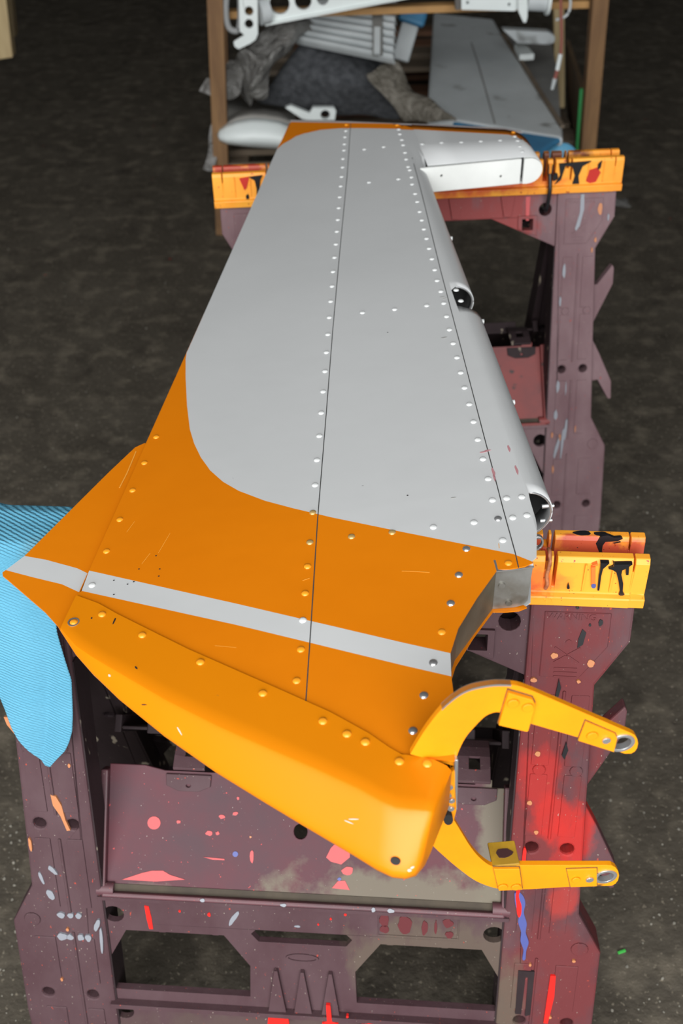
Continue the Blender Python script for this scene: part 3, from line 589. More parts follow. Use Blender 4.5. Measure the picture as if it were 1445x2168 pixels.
# closing strip of the trailing edge so the skin has a visible edge thickness over the tab
bm = bmesh.new(); aS, bS = K(612, 258), TE2
A = [bm.verts.new(p) for p in (W(aS[0], aS[1]-.001, zt(*aS)-.0015), W(bS[0], bS[1]-.001, zt(*bS)-.0015), W(bS[0], bS[1]-.003, ZB), W(aS[0], aS[1]-.003, ZB))]; bm.faces.new(A)
robj('trailing_edge_strip', bm, ORNG, solid=.0008)
# seams
def ribbon(bm, pts, wd, dz=.0005):
    pts = [(a[0]+(b[0]-a[0])*k/10, a[1]+(b[1]-a[1])*k/10) for a, b in zip(pts, pts[1:]) for k in range(10)]+[pts[-1]]
    P = [W(s, v, zt(s, v)+dz) for s, v in pts]; prev = None
    for i, p in enumerate(P):
        d = (P[min(i+1, len(P)-1)]-P[max(i-1, 0)]).normalized(); a = d.cross(Vector((0, 0, 1)))*wd/2
        cur = [bm.verts.new(p-a), bm.verts.new(p+a), bm.verts.new(p+a+Vector((0, 0, .00035))), bm.verts.new(p-a+Vector((0, 0, .00035)))]
        if prev:
            for k in range(4): bm.faces.new((prev[k], prev[(k+1) % 4], cur[(k+1) % 4], cur[k]))
        prev = cur
bm = bmesh.new(); ribbon(bm, [K(x, y) for x, y in [(742, 262), (735, 366), (718, 543), (704, 700), (690, 880), (672, 1100), (657, 1340), (647, 1488)]], .0009); robj('lap_seam', bm, SEAM)
bm = bmesh.new(); ribbon(bm, [K(x, y) for x, y in [(872, 335), (888, 394), (933, 577), (979, 752), (1024, 925), (1063, 1074), (1090, 1172), (1097, 1203)]], .0009); robj('lap_seam', bm, SEAM)
# rivets: one shared dome per finish
def dome_mesh(name, m, r=.0036, h=.0016):
    bm = bmesh.new(); rings = [(1, 0), (.88, .55), (.5, .95)]; prev = None
    for a, b in rings:
        ring = [bm.verts.new((r*a*math.cos(math.pi*k/5), r*a*math.sin(math.pi*k/5), h*b)) for k in range(10)]
        if prev:
            for k in range(10): bm.faces.new((prev[k], prev[(k+1) % 10], ring[(k+1) % 10], ring[k]))
        prev = ring
    bm.faces.new(prev); me = bpy.data.meshes.new(name); bm.to_mesh(me); bm.free(); me.materials.append(m)
    for p in me.polygons: p.use_smooth = True
    return me
GREYL = mat('rivet_grey', (.68, .70, .70), rough=.35); ORNL = mat('rivet_orange', (.90, .33, .02), rough=.3); GOLD = mat('rivet_gold', (.62, .42, .16), rough=.35, metal=.4)
dm = {'g': dome_mesh('rivet_grey', GREYL), 'o': dome_mesh('rivet_orange', ORNL), 'm': dome_mesh('rivet_metal', STEELB, .0038, .0017), 'y': dome_mesh('rivet_gold', GOLD)}
def rivet(s, v, z, kind, parent=rud, label=None):
    o = bpy.data.objects.new('rivet', dm[kind]); C.objects.link(o); o.parent = parent; o.location = W(s, v, z+.0004)+RO
    if kind == 'm': o['label'] = 'bare metal rivet head'
    return o
RV = {'g': [(732,278),(730,291),(729,306),(728,319),(726,337),(725,355),(723,375),(721,395),(719,418),(717,441),(715,466),(713,491),(711,518),(708,546),(705,576),(703,607),(700,639),(697,673),(694,709),(691,747),(688,787),(684,830),(680,875),(676,924),(671,975),(667,1028),(641,1314),
 (843.6,275),(846,285),(850,297),(853,308),(857,324),(859.5,338),(863.6,354),(867,361),(870.6,376),(872,391),(878.5,411),(883,428),(888,449),(892.6,467),(897,486),(902.6,506),(908,527),(914,549),(920,572),(925,595),(933,618),(939,643),(945,671),(951,699),(959,728),(967,758),(975,790),(983,822),(993,857),(1002,894),(1011,932),(1022,973),(1033,1015),(1042,1060),(1064,1145),
 (1072,1056),(1104,1053),(1085,1097),(1115,1092),(1003,1107),(917,1117),(767,663),(835,656),(903,648),(975,638),(965,615),
 (771,317),(812,312),(893,306),(934,303),(976,302),(1017,300),(1058,298),(1089,290),(1095,299),(1100,311),(1105,322),(906,349),(949,345),(992,340),(1034,336),(1078,333),(1113,330),(781,387),(843,380),(195.5,1240)],
 'o': [(733,265),(840,266),(1086,281),(331,926),(306,981),(281,1039),(254,1101),(226,1168),(646,1257),(637,1376),(628,1442),(935,1339),(1076,1193),(651,1200)],
 'm': [(987,1163),(971,1218),(954,1278),(917,1404),(897,1473),(874,1548),(1054,1099)],
 'y': [(662,1086),(656,1149),(744,1137),(830,1128)]}
for k, l in RV.items():
    for x, y in l: s, v = K(x, y); rivet(s, v, zt(s, v), k)
for x, y in ((957, 499), (1026, 678), (1090, 852)):   # rivets standing on the round nose
    s = lead(y)[0]; bm = bmesh.new(); p = W(s, .0015, ZTs(s)-TK(s)*.38); tube(bm, [p, p-cv*.003], .003, 8); robj('rivet', bm, GREYL, smooth=60)
# scuffs
bm = bmesh.new()
for l in ([(850, 1210), (880, 1211), (909, 1213)], [(1055, 1152), (1056, 1162)]): ribbon(bm, [K(*p) for p in l], .0006, .0004)
for l in ([(262, 1300-250), (280, 1000)],): pass
for l in ([(545, 1292-240), (560, 1030)], ): pass
for l in ([(930, 1050+0), (931, 1050)],): pass
for l in ([(318, 1172), (300, 1195)], [(360, 1130), (335, 1172)], [(455, 1368), (500, 1372)], [(640, 1330-100), (655, 1225)], [(285, 1105), (268, 1128)]): ribbon(bm, [K(*p) for p in l], .0004, .0003)
robj('scratch', bm, mat('yellow_scratch', (.80, .36, .05), rough=.5))
bm = bmesh.new(); prev = None
for x, y in ((288, 956), (279, 978), (268, 1004), (253, 1033)):
    c_ = Vector(ktab(x, y)); cur = [bm.verts.new(W(c_.x, c_.y+d_, ZB+.0038)) for d_ in (.0006, -.0006)]
    if prev: bm.faces.new((prev[0], prev[1], cur[1], cur[0]))
    prev = cur
robj('scratch', bm, bpy.data.materials['yellow_scratch'], parent=tab, solid=.0003) if False else robj('scratch', bm, bpy.data.materials['yellow_scratch'], solid=.0003)
for x, y in ((241, 1230), (270, 1238), (283, 1233), (241, 1260), (330, 1178), (338, 1206), (294, 1206), (336, 1221), (820, 705), (862, 1050)):
    s, v = K(x, y); bm = bmesh.new(); prism(bm, blob(v, s, .0009, .0005, n=7, rough=.5), [], lambda p: W(p.y, p.x, zt(p.y, p.x)+.0007+p.z), 0, .0003); robj('paint_nick', bm, DARK)
bm = bmesh.new()
for x, y, a, b in ((1030, 955, .0022, .0006), (1022, 958, .003, .0005), (1043, 1000, .0009, .004), (1076, 950, .0008, .003), (1092, 995, .0008, .004), (1045, 1012, .0006, .003)):
    s, v = K(x, y); prism(bm, blob(v, s, a*1.6, b*1.6, n=9, rough=.5), [], lambda p: W(p.y, p.x, zt(p.y, p.x)+.0006+p.z), 0, .0003)
robj('red_smear', bm, mat('red_smear', (.46, .22, .24), rough=.5))
bm = bmesh.new()
for x, y, a, b in ((938, 716, .004, .0012), (935, 630, .004, .0008), (958, 1055, .003, .0007), (940, 633, .003, .0006)):
    s, v = K(x, y); prism(bm, blob(v, s, a, b, n=9, rough=.5), [], lambda p: W(p.y, p.x, zt(p.y, p.x)+.0006+p.z), 0, .0003)
robj('dark_smear', bm, mat('dark_smear', (.32, .32, .31), rough=.5))

# ---- bottom fairing: lofted yellow cap. stations: top edge A, fold F, keel K with half depth h
def onp(x, y, z): p = pz(x, y, z); q = p-P0; return Vector((q.dot(tv), q.dot(cv)))
st = [  # A px, F fraction A->K, keel px, half depth
    ((161, 1260), .97, (128, 1337), .0022), ((208, 1277), .93, (160, 1386), .0055), ((249, 1300), .88, (195, 1425), .010), ((311, 1331), .80, (250, 1478), .013),
    ((398, 1374), .76, (345, 1554), .018), ((500, 1419), .72, (455, 1630), .022), ((600, 1463), .68, (560, 1694), .025), ((700, 1508), .65, (655, 1750), .028), ((780, 1552), .62, (745, 1802), .030), ((825, 1583), .61, (795, 1832), .031), ((850, 1597), .60, (829, 1848), .031), ((880, 1600), .60, (857, 1851), .031)]
FP = [(0, 0), (.07, .03), (.18, .11), (.34, .27), (.52, .48), (.70, .72), (.85, .93), (.96, 1.12), (1, 1.22), (.93, 1.45), (.78, 1.72), (.55, 1.92), (.35, 2)]
bm = bmesh.new(); rings = []
for A_, ff, K_, h in st:
    a = K(*A_, dz=.0026); za = zt(*a)+.0026
    k_ = onp(K_[0], K_[1]-1, za-h*1.15); a = Vector(a); d = k_-a; f = a+d*ff; ring = []
    hb = max(h, .0)
    ring.append(W(a.x, a.y, za-.0026))
    for t in (0, .25, .5, .75): q = a+(f-a)*t; ring.append(W(q.x, q.y, za))
    for fx, fz in FP: q = f+(k_-f)*fx; ring.append(W(q.x, q.y, za-h*fz))
    for t in (.75, .5, .25, 0): q = a+(f-a)*t; ring.append(W(q.x, q.y, za-2*h))
    rings.append(ring)
# end ring pulled in for the rounded end face
def towards(ring, c, k, ds): return [p+(c-p)*k+ds for p in ring]
endA = [Vector(p) for p in rings[-1]]
a_end = Vector(K(957, 1625, dz=.0012)); za = zt(*a_end)+.0012
def endring(ax, kx, ff, h, zoff=0):
    a = Vector(K(*ax, dz=.0026)); z_ = zt(*a)+.0026-zoff; k_ = onp(kx[0], kx[1], z_-1.15*h); f = a+(k_-a)*ff; ring = [W(a.x, a.y, z_-.0026)]
    for t in (0, .25, .5, .75): q = a+(f-a)*t; ring.append(W(q.x, q.y, z_))
    for fx, fz in FP: q = f+(k_-f)*fx; ring.append(W(q.x, q.y, z_-h*fz))
    for t in (.75, .5, .25, 0): q = a+(f-a)*t; ring.append(W(q.x, q.y, z_-2*h))
    return ring
rings.append(endring((918, 1608), (878, 1842), .62, .030))
rings.append(endring((945, 1618), (893, 1822), .66, .027, .0015))
rings.append(endring((956, 1624), (901, 1804), .70, .022, .0045))
vr = [[bm.verts.new(p) for p in r] for r in rings]
for A, B in zip(vr, vr[1:]):
    for k in range(len(A)-1): bm.faces.new((A[k], A[k+1], B[k+1], B[k]))
    # inner side left open (hidden behind the skin)
try: bm.faces.new(vr[-1])
except ValueError: pass
from mathutils.bvhtree import BVHTree
bm.normal_update(); fbv = BVHTree.FromBMesh(bm)
fair = robj('bottom_fairing', bm, mat('fairing_yellow_paint', (.71, .222, .002), (.69, .212, .002), 5, spec=.4, rough=.36, specks=[((.25, .14, .03), 120, .78, .82), ((.7, .5, .2), 60, .82, .84)]), smooth=50)
for x, y in ((216,1301),(301,1345),(424,1402),(556,1468),(683,1527),(734,1554),(773,1571),(845,1612),(904,1617)):
    s, v = K(x, y, dz=.0028); rivet(s, v, zt(s, v)+.0026, 'o')
s, v = K(156, 1318, dz=.0026); rivet(s, v, zt(s, v)+.0026, 'o')
bm = bmesh.new(); prism(bm, circ(v, s, .0052, 18), [circ(v, s, .0040, 18)], lambda p: W(p.y, p.x, zt(s, v)+.0028+p.z), 0, .0008); robj('washer_ring', bm, STEEL, label=None) if False else robj('washer_ring', bm, STEEL)
# drain hole (dark grommet) and scuffs on the fairing
def disc_on(name, px, py, z, nrm, r, m, r2=None, th=.0006):
    p = pz(px, py, z); n_ = Vector(nrm).normalized(); a = n_.cross(Vector((1, 0, 0))).normalized(); b = n_.cross(a)
    bm = bmesh.new(); prism(bm, circ(0, 0, r, 16, r2), [], lambda q: p+a*q.x+b*q.y+n_*q.z, -th, th); return robj(name, bm, m)

# ---- control horn arms, in the upright plane square to the hinge line
ZT = ZTs(.82); Qp = W(K(915, 1605)[0]+.0, .16, ZT-.02)
def ap(x, y): q = pn(x, y, Qp, tv)-Qp; return (q.dot(cv), q.z)
def axf(p): return Qp+cv*p.x+Vector((0, 0, p.y))+tv*p.z
def smooth2(px, n=5): return [(p.x, p.y) for p in spline([(x, y, 0) for x, y in px], n)]
up_out = smooth2([(868, 1597), (884, 1570), (905, 1538), (935, 1501), (965, 1475), (990, 1461), (1020, 1453), (1055, 1449), (1095, 1452), (1130, 1464)], 3)+[(1330, 1550)]
eye1 = [(1330+18*math.cos(a)+2, 1574+22*math.sin(a)) for a in [-1.35, -.9, -.45, 0, .45, .9, 1.35]]
up_in = [(1322, 1596), (1310, 1592), (1225, 1562), (1118, 1531), (1100, 1524)]+smooth2([(1070, 1512), (1050, 1508), (1028, 1516), (1005, 1538), (985, 1562), (970, 1592), (961, 1622)], 3)
poly = [ap(x, y) for x, y in up_out+eye1+up_in]
h1 = ap(1315, 1572)
bm = bmesh.new(); prism(bm, poly, [circ(h1[0], h1[1], .0082, 16)], axf, -.0045, 0)
arm1 = robj('control_arm', bm, YELO, bevel=.0007)
lo_in = smooth2([(952, 1722), (975, 1760), (997, 1795), (1018, 1819), (1040, 1834), (1060, 1836)], 4)+[(1100, 1832), (1285, 1832)]
eye2 = [(1290+20*math.cos(a), 1854+22*math.sin(a)) for a in [-1.35, -.9, -.45, 0, .45, .9, 1.35]]
lo_out = [(1283, 1876), (1200, 1878), (1120, 1883)]+smooth2([(1075, 1884), (1045, 1880), (1008, 1866), (975, 1843), (945, 1818), (912, 1786), (905, 1760)], 4)
poly2 = [ap(x, y) for x, y in lo_in+eye2+lo_out]; h2 = ap(1281, 1855)
bm = bmesh.new(); prism(bm, poly2, [circ(h2[0], h2[1], .0082, 16)], axf, -.0045, 0)
arm2 = robj('control_arm', bm, YELO, bevel=.0007)
for arm, h in ((arm1, h1), (arm2, h2)):
    bm = bmesh.new(); prism(bm, circ(h[0], h[1], .0098, 24), [circ(h[0], h[1], .0070, 24)], axf, -.0046, .0012)
    robj('bushing', bm, STEELB, parent=arm, bevel=.0006)
# doubler plates, tabs and their rivets
GRIME = mat('grime', (.22, .12, .03), (.09, .05, .02), 60, rough=.8)
def plate(arm, pts, z0, z1, m=YELO, name='doubler_plate', bev=.0006):
    mx, my = sum(p[0] for p in pts)/len(pts), sum(p[1] for p in pts)/len(pts)
    if z0 == 0:
        bm = bmesh.new(); prism(bm, [ap(mx+(x-mx)*1.05+.6, my+(y-my)*1.08+.8) for x, y in pts], [], axf, -.0002, .0004); robj('grime_edge', bm, GRIME, parent=arm)
    bm = bmesh.new(); prism(bm, [ap(x, y) for x, y in pts], [], axf, z0, z1); return robj(name, bm, m, parent=arm, bevel=bev)
def ariv(arm, x, y, z, m=YELO, r=.0042):
    c = ap(x, y); bm = bmesh.new(); prism(bm, circ(c[0], c[1], r, 12), [], axf, z, z+.0016); robj('rivet', bm, m, parent=arm, bevel=.0006)
plate(arm1, [(1074, 1459), (1125, 1474), (1131, 1486), (1116, 1540), (1112, 1542), (1053, 1528)], 0, .0035, name='bracket_plate')
ariv(arm1, 1083, 1479, .0035); ariv(arm1, 1114, 1488, .0035)
plate(arm1, [(1238, 1524), (1300, 1550), (1305, 1560), (1298, 1589), (1222, 1565)], 0, .0018)
ariv(arm1, 1251, 1552, .0018); ariv(arm1, 1281, 1562, .0018, STEELB, .0032)
plate(arm2, [(1198, 1838), (1262, 1836), (1262, 1873), (1206, 1875)], 0, .0018)
ariv(arm2, 1217, 1857, .0018, YELO, .0036); ariv(arm2, 1246, 1857, .0018, STEELB, .0034)
plate(arm2, [(1043, 1834), (1098, 1834), (1104, 1878), (1054, 1880)], 0, .0028, name='bracket_plate')
ariv(arm2, 1062, 1870, .0028); ariv(arm2, 1090, 1870, .0028)
bm = bmesh.new(); a, b = ap(1042, 1834), ap(1099, 1834)      # level tab bent out from the lower arm
prism(bm, [(a[0], 0), (b[0], 0), (b[0], -.022), (a[0], -.022)], [], lambda p: Qp+cv*p.x+tv*p.y+Vector((0, 0, (a[1]+b[1])/2+p.z)), -.001, .0022)
tabb = robj('bracket_tab', bm, mat('ochre_worn_paint', (.55, .33, .02), (.35, .2, .02), 30, rough=.4), parent=arm2, bevel=.0006)
bm = bmesh.new(); mid = (a[0]+b[0])/2; prism(bm, blob(mid, -.011, .0075, .004, n=12), [], lambda p: Qp+cv*p.x+tv*p.y+Vector((0, 0, (a[1]+b[1])/2+p.z)), .0018, .0026)
robj('burn_mark', bm, mat('burnt_metal', (.05, .02, .02), rough=.5), parent=arm2)
# bright worn edge strips on the arms
bm = bmesh.new()
for l in (up_out[9:24],): 
    q = [ap(x, y) for x, y in l]
    for i in range(len(q)-1):
        prism(bm, [q[i], q[i+1], (q[i+1][0], q[i+1][1]-.0018), (q[i][0], q[i][1]-.0018)], [], axf, -.0047, .0002)
robj('worn_edge', bm, STEELB, parent=arm1)
# bracket block between fairing end and arms
bm = bmesh.new(); q0 = [ap(x, y) for x, y in ((936, 1640), (962, 1620), (966, 1700), (957, 1738), (938, 1715))]
prism(bm, q0, [], axf, -.001, .004); blk = robj('arm_mount', bm, YELO, bevel=.0008)
bm = bmesh.new(); q0 = [ap(x, y) for x, y in ((960, 1600), (968, 1600), (966, 1706), (958, 1706))]
prism(bm, q0, [], axf, -.012, .004); robj('mount_flange', bm, STEELB, bevel=.0006)
for x, y in ((949, 1655), (946, 1672), (953, 1683), (944, 1697), (952, 1700)): 
    c = ap(x, y); bm = bmesh.new(); prism(bm, circ(c[0], c[1], .0026, 10), [], axf, .004, .0062); robj('bolt', bm, STEELB, parent=blk, bevel=.0005)
bm = bmesh.new(); q0 = [ap(x, y) for x, y in circ(945, 1716, 10, 14, 11)]; prism(bm, q0, [], axf, .004, .0085); robj('pivot_hole', bm, DARK, parent=blk)
FK = True
# drain hole and scuffs on the fairing, laid on its surface
def on_fair(x, y, r, ry, m, name, h=.0004, ang=0):
    d = ray(x, y).normalized(); hit = fbv.ray_cast(E0, d)
    if hit[0] is None: return
    p, n_ = hit[0], hit[1]; n_ = n_ if n_.dot(d) < 0 else -n_
    a = n_.cross(Vector((0, 0, 1))).normalized(); b = n_.cross(a); bm = bmesh.new()
    prism(bm, blob(0, 0, r, ry, ang, 14, .15 if h < .001 else 0), [], lambda q: p+a*q.x+b*q.y+n_*q.z, -.003, h); return robj(name, bm, m, parent=fair)
on_fair(837, 1822, .0036, .0028, DARK, 'drain_hole', .0012)
CHIP = mat('chipped_primer', (.55, .50, .42), rough=.6)
for x, y, a, b, g in ((872, 1836, .0016, .0007, .5), (866, 1842, .0015, .001, 0), (748, 1734, .0045, .0004, .5), (738, 1740, .004, .0004, .15), (232, 1430, .0014, .001, 0), (380, 1547, .004, .0006, -.5)):
    on_fair(x, y, a, b, CHIP, 'paint_chip', .0005, g)
for x, y, a, b, g in ((242, 1315, .004, .0006, .1), (288, 1414, .002, .0006, .9), (305, 1492, .003, .0004, .5), (194, 1309, .001, .0006, 0)):
    on_fair(x, y, a, b, DARK, 'dark_scuff', .0005, g)

# ------------------------------------------------------------------ blue towel over the left end of the near sawhorse
def nearloc(u, b, z):
    c, s = math.cos(-.08763), math.sin(-.08763); return Vector((-.0509+u*c-b*s, .7559+u*s+b*c, z))
rows = [(.105, H0-.10, -.43, -.235), (.095, H0-.04, -.43, -.232), (.080, H0+.02, -.43, -.228), (.060, H0+.050, -.43, -.228), (.045, H0+.0552, -.43, -.228), (.028, H0+.0545, -.43, -.232), (.012, H0+.0552, -.43, -.236), (-.002, H0+.0548, -.43, -.236), (-.012, H0+.046, -.42, -.236), (-.022, H0+.022, -.41, -.226)]
for s_, l, r in [(0, -.395, -.232), (.03, -.37, -.235), (.06, -.34, -.231), (.09, -.320, -.227), (.11, -.312, -.229), (.135, -.305, -.231), (.155, -.3, -.234), (.17, -.295, -.239), (.182, -.288, -.245), (.195, -.279, -.256), (.207, -.270, -.265)]:
    rows.append((-s_*sa-.026 if s_ < .02 else -s_*sa-.020-.010*max(0, 1-s_/.1), H0-s_*ca, l, r))
rows = [tuple(p) for p in [(*Vector(v4),) for v4 in [Vector(r) for r in rows]]]
bm = bmesh.new(); G = []; NC = 26
fine = []
for i in range(len(rows)-1):
    for k in range(4): t = k/4; fine.append([rows[i][j]*(1-t)+rows[i+1][j]*t for j in range(4)])
fine.append(list(rows[-1]))
for i, (b, z, l, r) in enumerate(fine):
    line = []
    for k in range(NC+1):
        t = k/NC; u = l+(r-l)*t
        cu = .010*math.sin(u*60+i*.05)*min(1, max(0, (i-34)/20))  # soft folds where it hangs
        wv = (abs(noise.noise(Vector((u*14, i*.13, 0))))*.006+.010*max(0, math.sin((-.285-u)*40+.4*math.sin(i*.15))))*min(1, max(0, (-.30-u)/.03)) if i < 34 else noise.noise(Vector((u*14, i*.13, 0)))*.004
        line.append(bm.verts.new(nearloc(u, b-abs(cu)*.6-abs(wv)*.5*(i > 32), z+(max(wv, 0) if i < 34 else 0))))
    G.append(line)
for A, B in zip(G, G[1:]):
    for k in range(NC): bm.faces.new((A[k], A[k+1], B[k+1], B[k]))
tw = obj('towel', bm, CLOTHB, smooth=80, solid=.0025, offset=1, subd=1)
tag(tw, 'light blue microfibre towel draped over the left end of the near sawhorse', 'towel')

# ------------------------------------------------------------------ rack behind
YR = 3.24
rack = empty('storage_rack', (.35, YR+.5, 0)); tag(rack, 'rough timber storage rack with shelves behind the far sawhorse', 'rack')
def kobj(parent_root, name, bm, m, **k):
    bmesh.ops.translate(bm, verts=bm.verts[:], vec=-parent_root.location); return obj(name, bm, m, parent_root, **k)
def post(px0, px1, dx, Y, m, wd, ztop=1.15):
    a = py_(px0[0], px0[1], Y); b = py_(px1[0], px1[1], Y); d = (a-b)/(a.z-b.z)
    bm = bmesh.new(); bar(bm, b+d*(0-b.z), b+d*(ztop-b.z), wd, wd); kobj(rack, 'post', bm, m, bevel=.002)
post((456, 0), (468, 345), 0, YR, WOOD, .046); post((1268, 0), (1242, 320), 0, YR, WOOD, .046)
post((1181, 0), (1182, 140), 0, YR+1.1, WOODP, .040); post((468, 0), (478, 345), 0, YR+1.1, WOOD, .040)
a = py_(468, 338, YR); b = py_(1240, 325, YR)
ZS = .235
bm = bmesh.new(); bar(bm, (py_(476, 326, YR).x, YR, ZS-.03), (py_(1240, 326, YR).x, YR, ZS-.03), .02, .05, Vector((0, 1, 0))); kobj(rack, 'shelf_board', bm, WOODG, bevel=.002)
for k in range(1, 8):
    yy = YR+k*.16
    if 3 <= k <= 5 : continue
    bm = bmesh.new(); box(bm, py_(476, 326, YR).x, py_(1240, 326, YR).x, yy-.05, yy+.05, ZS-.025, ZS-.005); kobj(rack, 'shelf_board', bm, WOODG, bevel=.002)
for x in (py_(500, 326, YR).x, (a.x+b.x)/2, py_(1225, 326, YR).x):
    bm = bmesh.new(); box(bm, x-.03, x+.03, YR, YR+1.2, ZS-.075, ZS-.026); kobj(rack, 'shelf_bearer', bm, WOODG, bevel=.002)
zt1 = py_(880, 14, YR+.02).z
bm = bmesh.new(); p = py_(452, 30, YR+.05); q = py_(1262, 6, YR+.05); bar(bm, p, q, .04, .02, Vector((0, 1, 0))); kobj(rack, 'upper_rail', bm, mat('warm_timber', (.50, .28, .10), (.40, .22, .08), 8, rough=.7), bevel=.002)

def th_slab(name, pts, n, th, m, label, cat, group=None, bevel=.003, mi=0):
    bm = bmesh.new(); slab(bm, pts, n, th); o = obj(name, bm, m, bevel=bevel); tag(o, label, cat, group); return o
DN = (0, 0, -1)
# pallet further back on the floor
pal = empty('pallet', (.18, 4.45, 0)); tag(pal, 'dark wooden pallet on the floor behind the rack shelves', 'pallet')
for k, yy in enumerate((3.95, 4.15, 4.35, 4.55, 4.75, 4.95)):
    bm = bmesh.new(); box(bm, -.15, .62, yy-.045, yy+.045, .13, .15); kobj(pal, 'plank', bm, mat('reddish_timber', (.21, .10, .055), (.13, .07, .04), 7, rough=.8) if k == 0 else bpy.data.materials['reddish_timber'], bevel=.002)
for x in (-.11, .23, .58):
    bm = bmesh.new(); box(bm, x-.04, x+.04, 3.9, 5.0, .0, .13); kobj(pal, 'bearer', bm, WOODG, bevel=.003)

# grey stabiliser panel lying along the rack
gp = empty('tail_surface', pz(1040, 200, .38)); tag(gp, 'long blue-grey tail surface with blue tip lying behind the rudder on the right', 'aircraft panel')
zg = .385
bm = bmesh.new(); slab(bm, [pz(x, y, zg) for x, y in ((917, 26), (1045, 40), (1066, 78), (1105, 135), (1138, 188), (1190, 270), (1192, 292), (1110, 279), (960, 254), (903, 246))], DN, .028); kobj(gp, 'skin', bm, PANELG, bevel=.010)
bm = bmesh.new(); slab(bm, [pz(x, y, zg-.002) for x, y in ((955, 254), (1110, 279), (1190, 291), (1174, 300), (1150, 318), (1140, 330), (1080, 330))], DN, .018); kobj(gp, 'tip_cap', bm, BLUEM, bevel=.01)
bm = bmesh.new(); pts = [pz(x, y, zg+.0015) for x, y in ((997, 90), (1013, 140), (1030, 200), (1047, 262))]
for p, q in zip(pts, pts[1:]): bar(bm, p, q, .004, .002)
kobj(gp, 'lap_seam', bm, PANELD)
bm = bmesh.new(); pts = [pz(x, y, zg+.004) for x, y in ((1064, 72), (1105, 133), (1138, 187), (1190, 268))]
for p, q in zip(pts, pts[1:]): bar(bm, p, q, .012, .008)
kobj(gp, 'edge_strip', bm, WOODG)
bm = bmesh.new(); slab(bm, [py_(x, y, pz(1064, 90, .44).y) for x, y in ((1063, 63), (1160, 68), (1172, 74), (1176, 83), (1172, 92), (1160, 95), (1095, 92))], (0, 1, 0), .04); kobj(gp, 'end_rib', bm, PANELG, bevel=.004)
bm = bmesh.new(); slab(bm, [pz(x, y, .41) for x, y in ((1088, 92), (1110, 90), (1131, 114), (1100, 116))], DN, .02); kobj(gp, 'hinge_bracket', bm, PWHITE, bevel=.003)
o = th_slab('flat_panel', [pz(x, y, .33) for x, y in ((1062, 70), (1168, 92), (1180, 150), (1186, 250), (1192, 282), (1120, 150))], DN, .03, PANELD, 'dull dark grey flat panel beside the blue-grey tail surface', 'panel')
# blue film
bm = bmesh.new(); zf_ = .30
cols = [[pz(x, y, z) for x, y, z in c] for c in (((1140, 345, .25), (1146, 318, .30), (1176, 302, .315)), ((1165, 345, .26), (1172, 318, .31), (1190, 301, .325)), ((1190, 345, .27), (1195, 316, .31), (1200, 302, .32)), ((1232, 345, .25), (1226, 325, .28), (1210, 308, .31)))]
g_ = [[bm.verts.new(p) for p in c] for c in cols]
for A, B in zip(g_, g_[1:]):
    for k in range(2): bm.faces.new((A[k], A[k+1], B[k+1], B[k]))
tag(obj('plastic_film', bm, BLUEL, solid=.006, subd=2, smooth=80), 'bright blue crumpled plastic film behind the right end of the far sawhorse', 'film')
# plywood sheet with green edge, leaning in the rack
p1, p2 = py_(1229, 186, YR+.03), py_(1219, 330, YR+.03); q1, q2 = py_(1197, 86, YR+.75), py_(1200, 240, YR+.75)
ply = empty('plywood_sheet', p2); tag(ply, 'brown plywood sheet with green front edge standing by the right rack post', 'plywood')
bm = bmesh.new(); slab(bm, [p1, p2, q2, q1], (1, 0, 0), .014); kobj(ply, 'board', bm, PLY)
bm = bmesh.new(); bar(bm, p1+Vector((.008, -.006, 0)), p2+Vector((.008, -.006, 0)), .026, .010); kobj(ply, 'edge_banding', bm, GREEN)
# black foam sheet
def sheet(name, grid, m, th, label, cat, amp=.01, sub=2, seed=0, fr=7):
    bm = bmesh.new(); G = []
    nR, nC = len(grid), len(grid[0]); F = 5
    def at(i, j):
        i0, j0 = min(int(i), nR-2), min(int(j), nC-2); a, b = i-i0, j-j0
        return (grid[i0][j0]*(1-a)+grid[i0+1][j0]*a)*(1-b)+(grid[i0][j0+1]*(1-a)+grid[i0+1][j0+1]*a)*b
    for i in range((nR-1)*F+1):
        r = []
        for j in range((nC-1)*F+1):
            p = at(i/F, j/F); q = p*fr+Vector((seed, 0, 0)); d = noise.noise(q)*amp+noise.noise(q*2.3)*amp*.5
            r.append(bm.verts.new(p+Vector((noise.noise(q+Vector((9, 0, 0)))*amp*.6, noise.noise(q+Vector((0, 9, 0)))*amp*.6, d))))
        G.append(r)
    for A, B in zip(G, G[1:]):
        for k in range(len(A)-1): bm.faces.new((A[k], A[k+1], B[k+1], B[k]))
    o = obj(name, bm, m, solid=th, smooth=70, subd=1); tag(o, label, cat); return o
sheet('foam_sheet', [[pz(635, 92, .52), pz(735, 112, .50), pz(832, 128, .46)], [pz(585, 158, .44), pz(720, 178, .44), pz(870, 190, .40)], [pz(538, 212, .34), pz(700, 240, .32), pz(850, 252, .30)]], FOAM, .014, 'black foam sheet draped over parts in the middle of the rack', 'foam', .014)
sheet('dust_sheet', [[pz(770, 148, .50), pz(838, 136, .50)], [pz(815, 205, .43), pz(885, 190, .44)], [pz(860, 262, .36), pz(975, 245, .42)]], DUSTY, .004, 'dusty brown crumpled film right of the black foam sheet', 'film', .03, seed=4, fr=12)
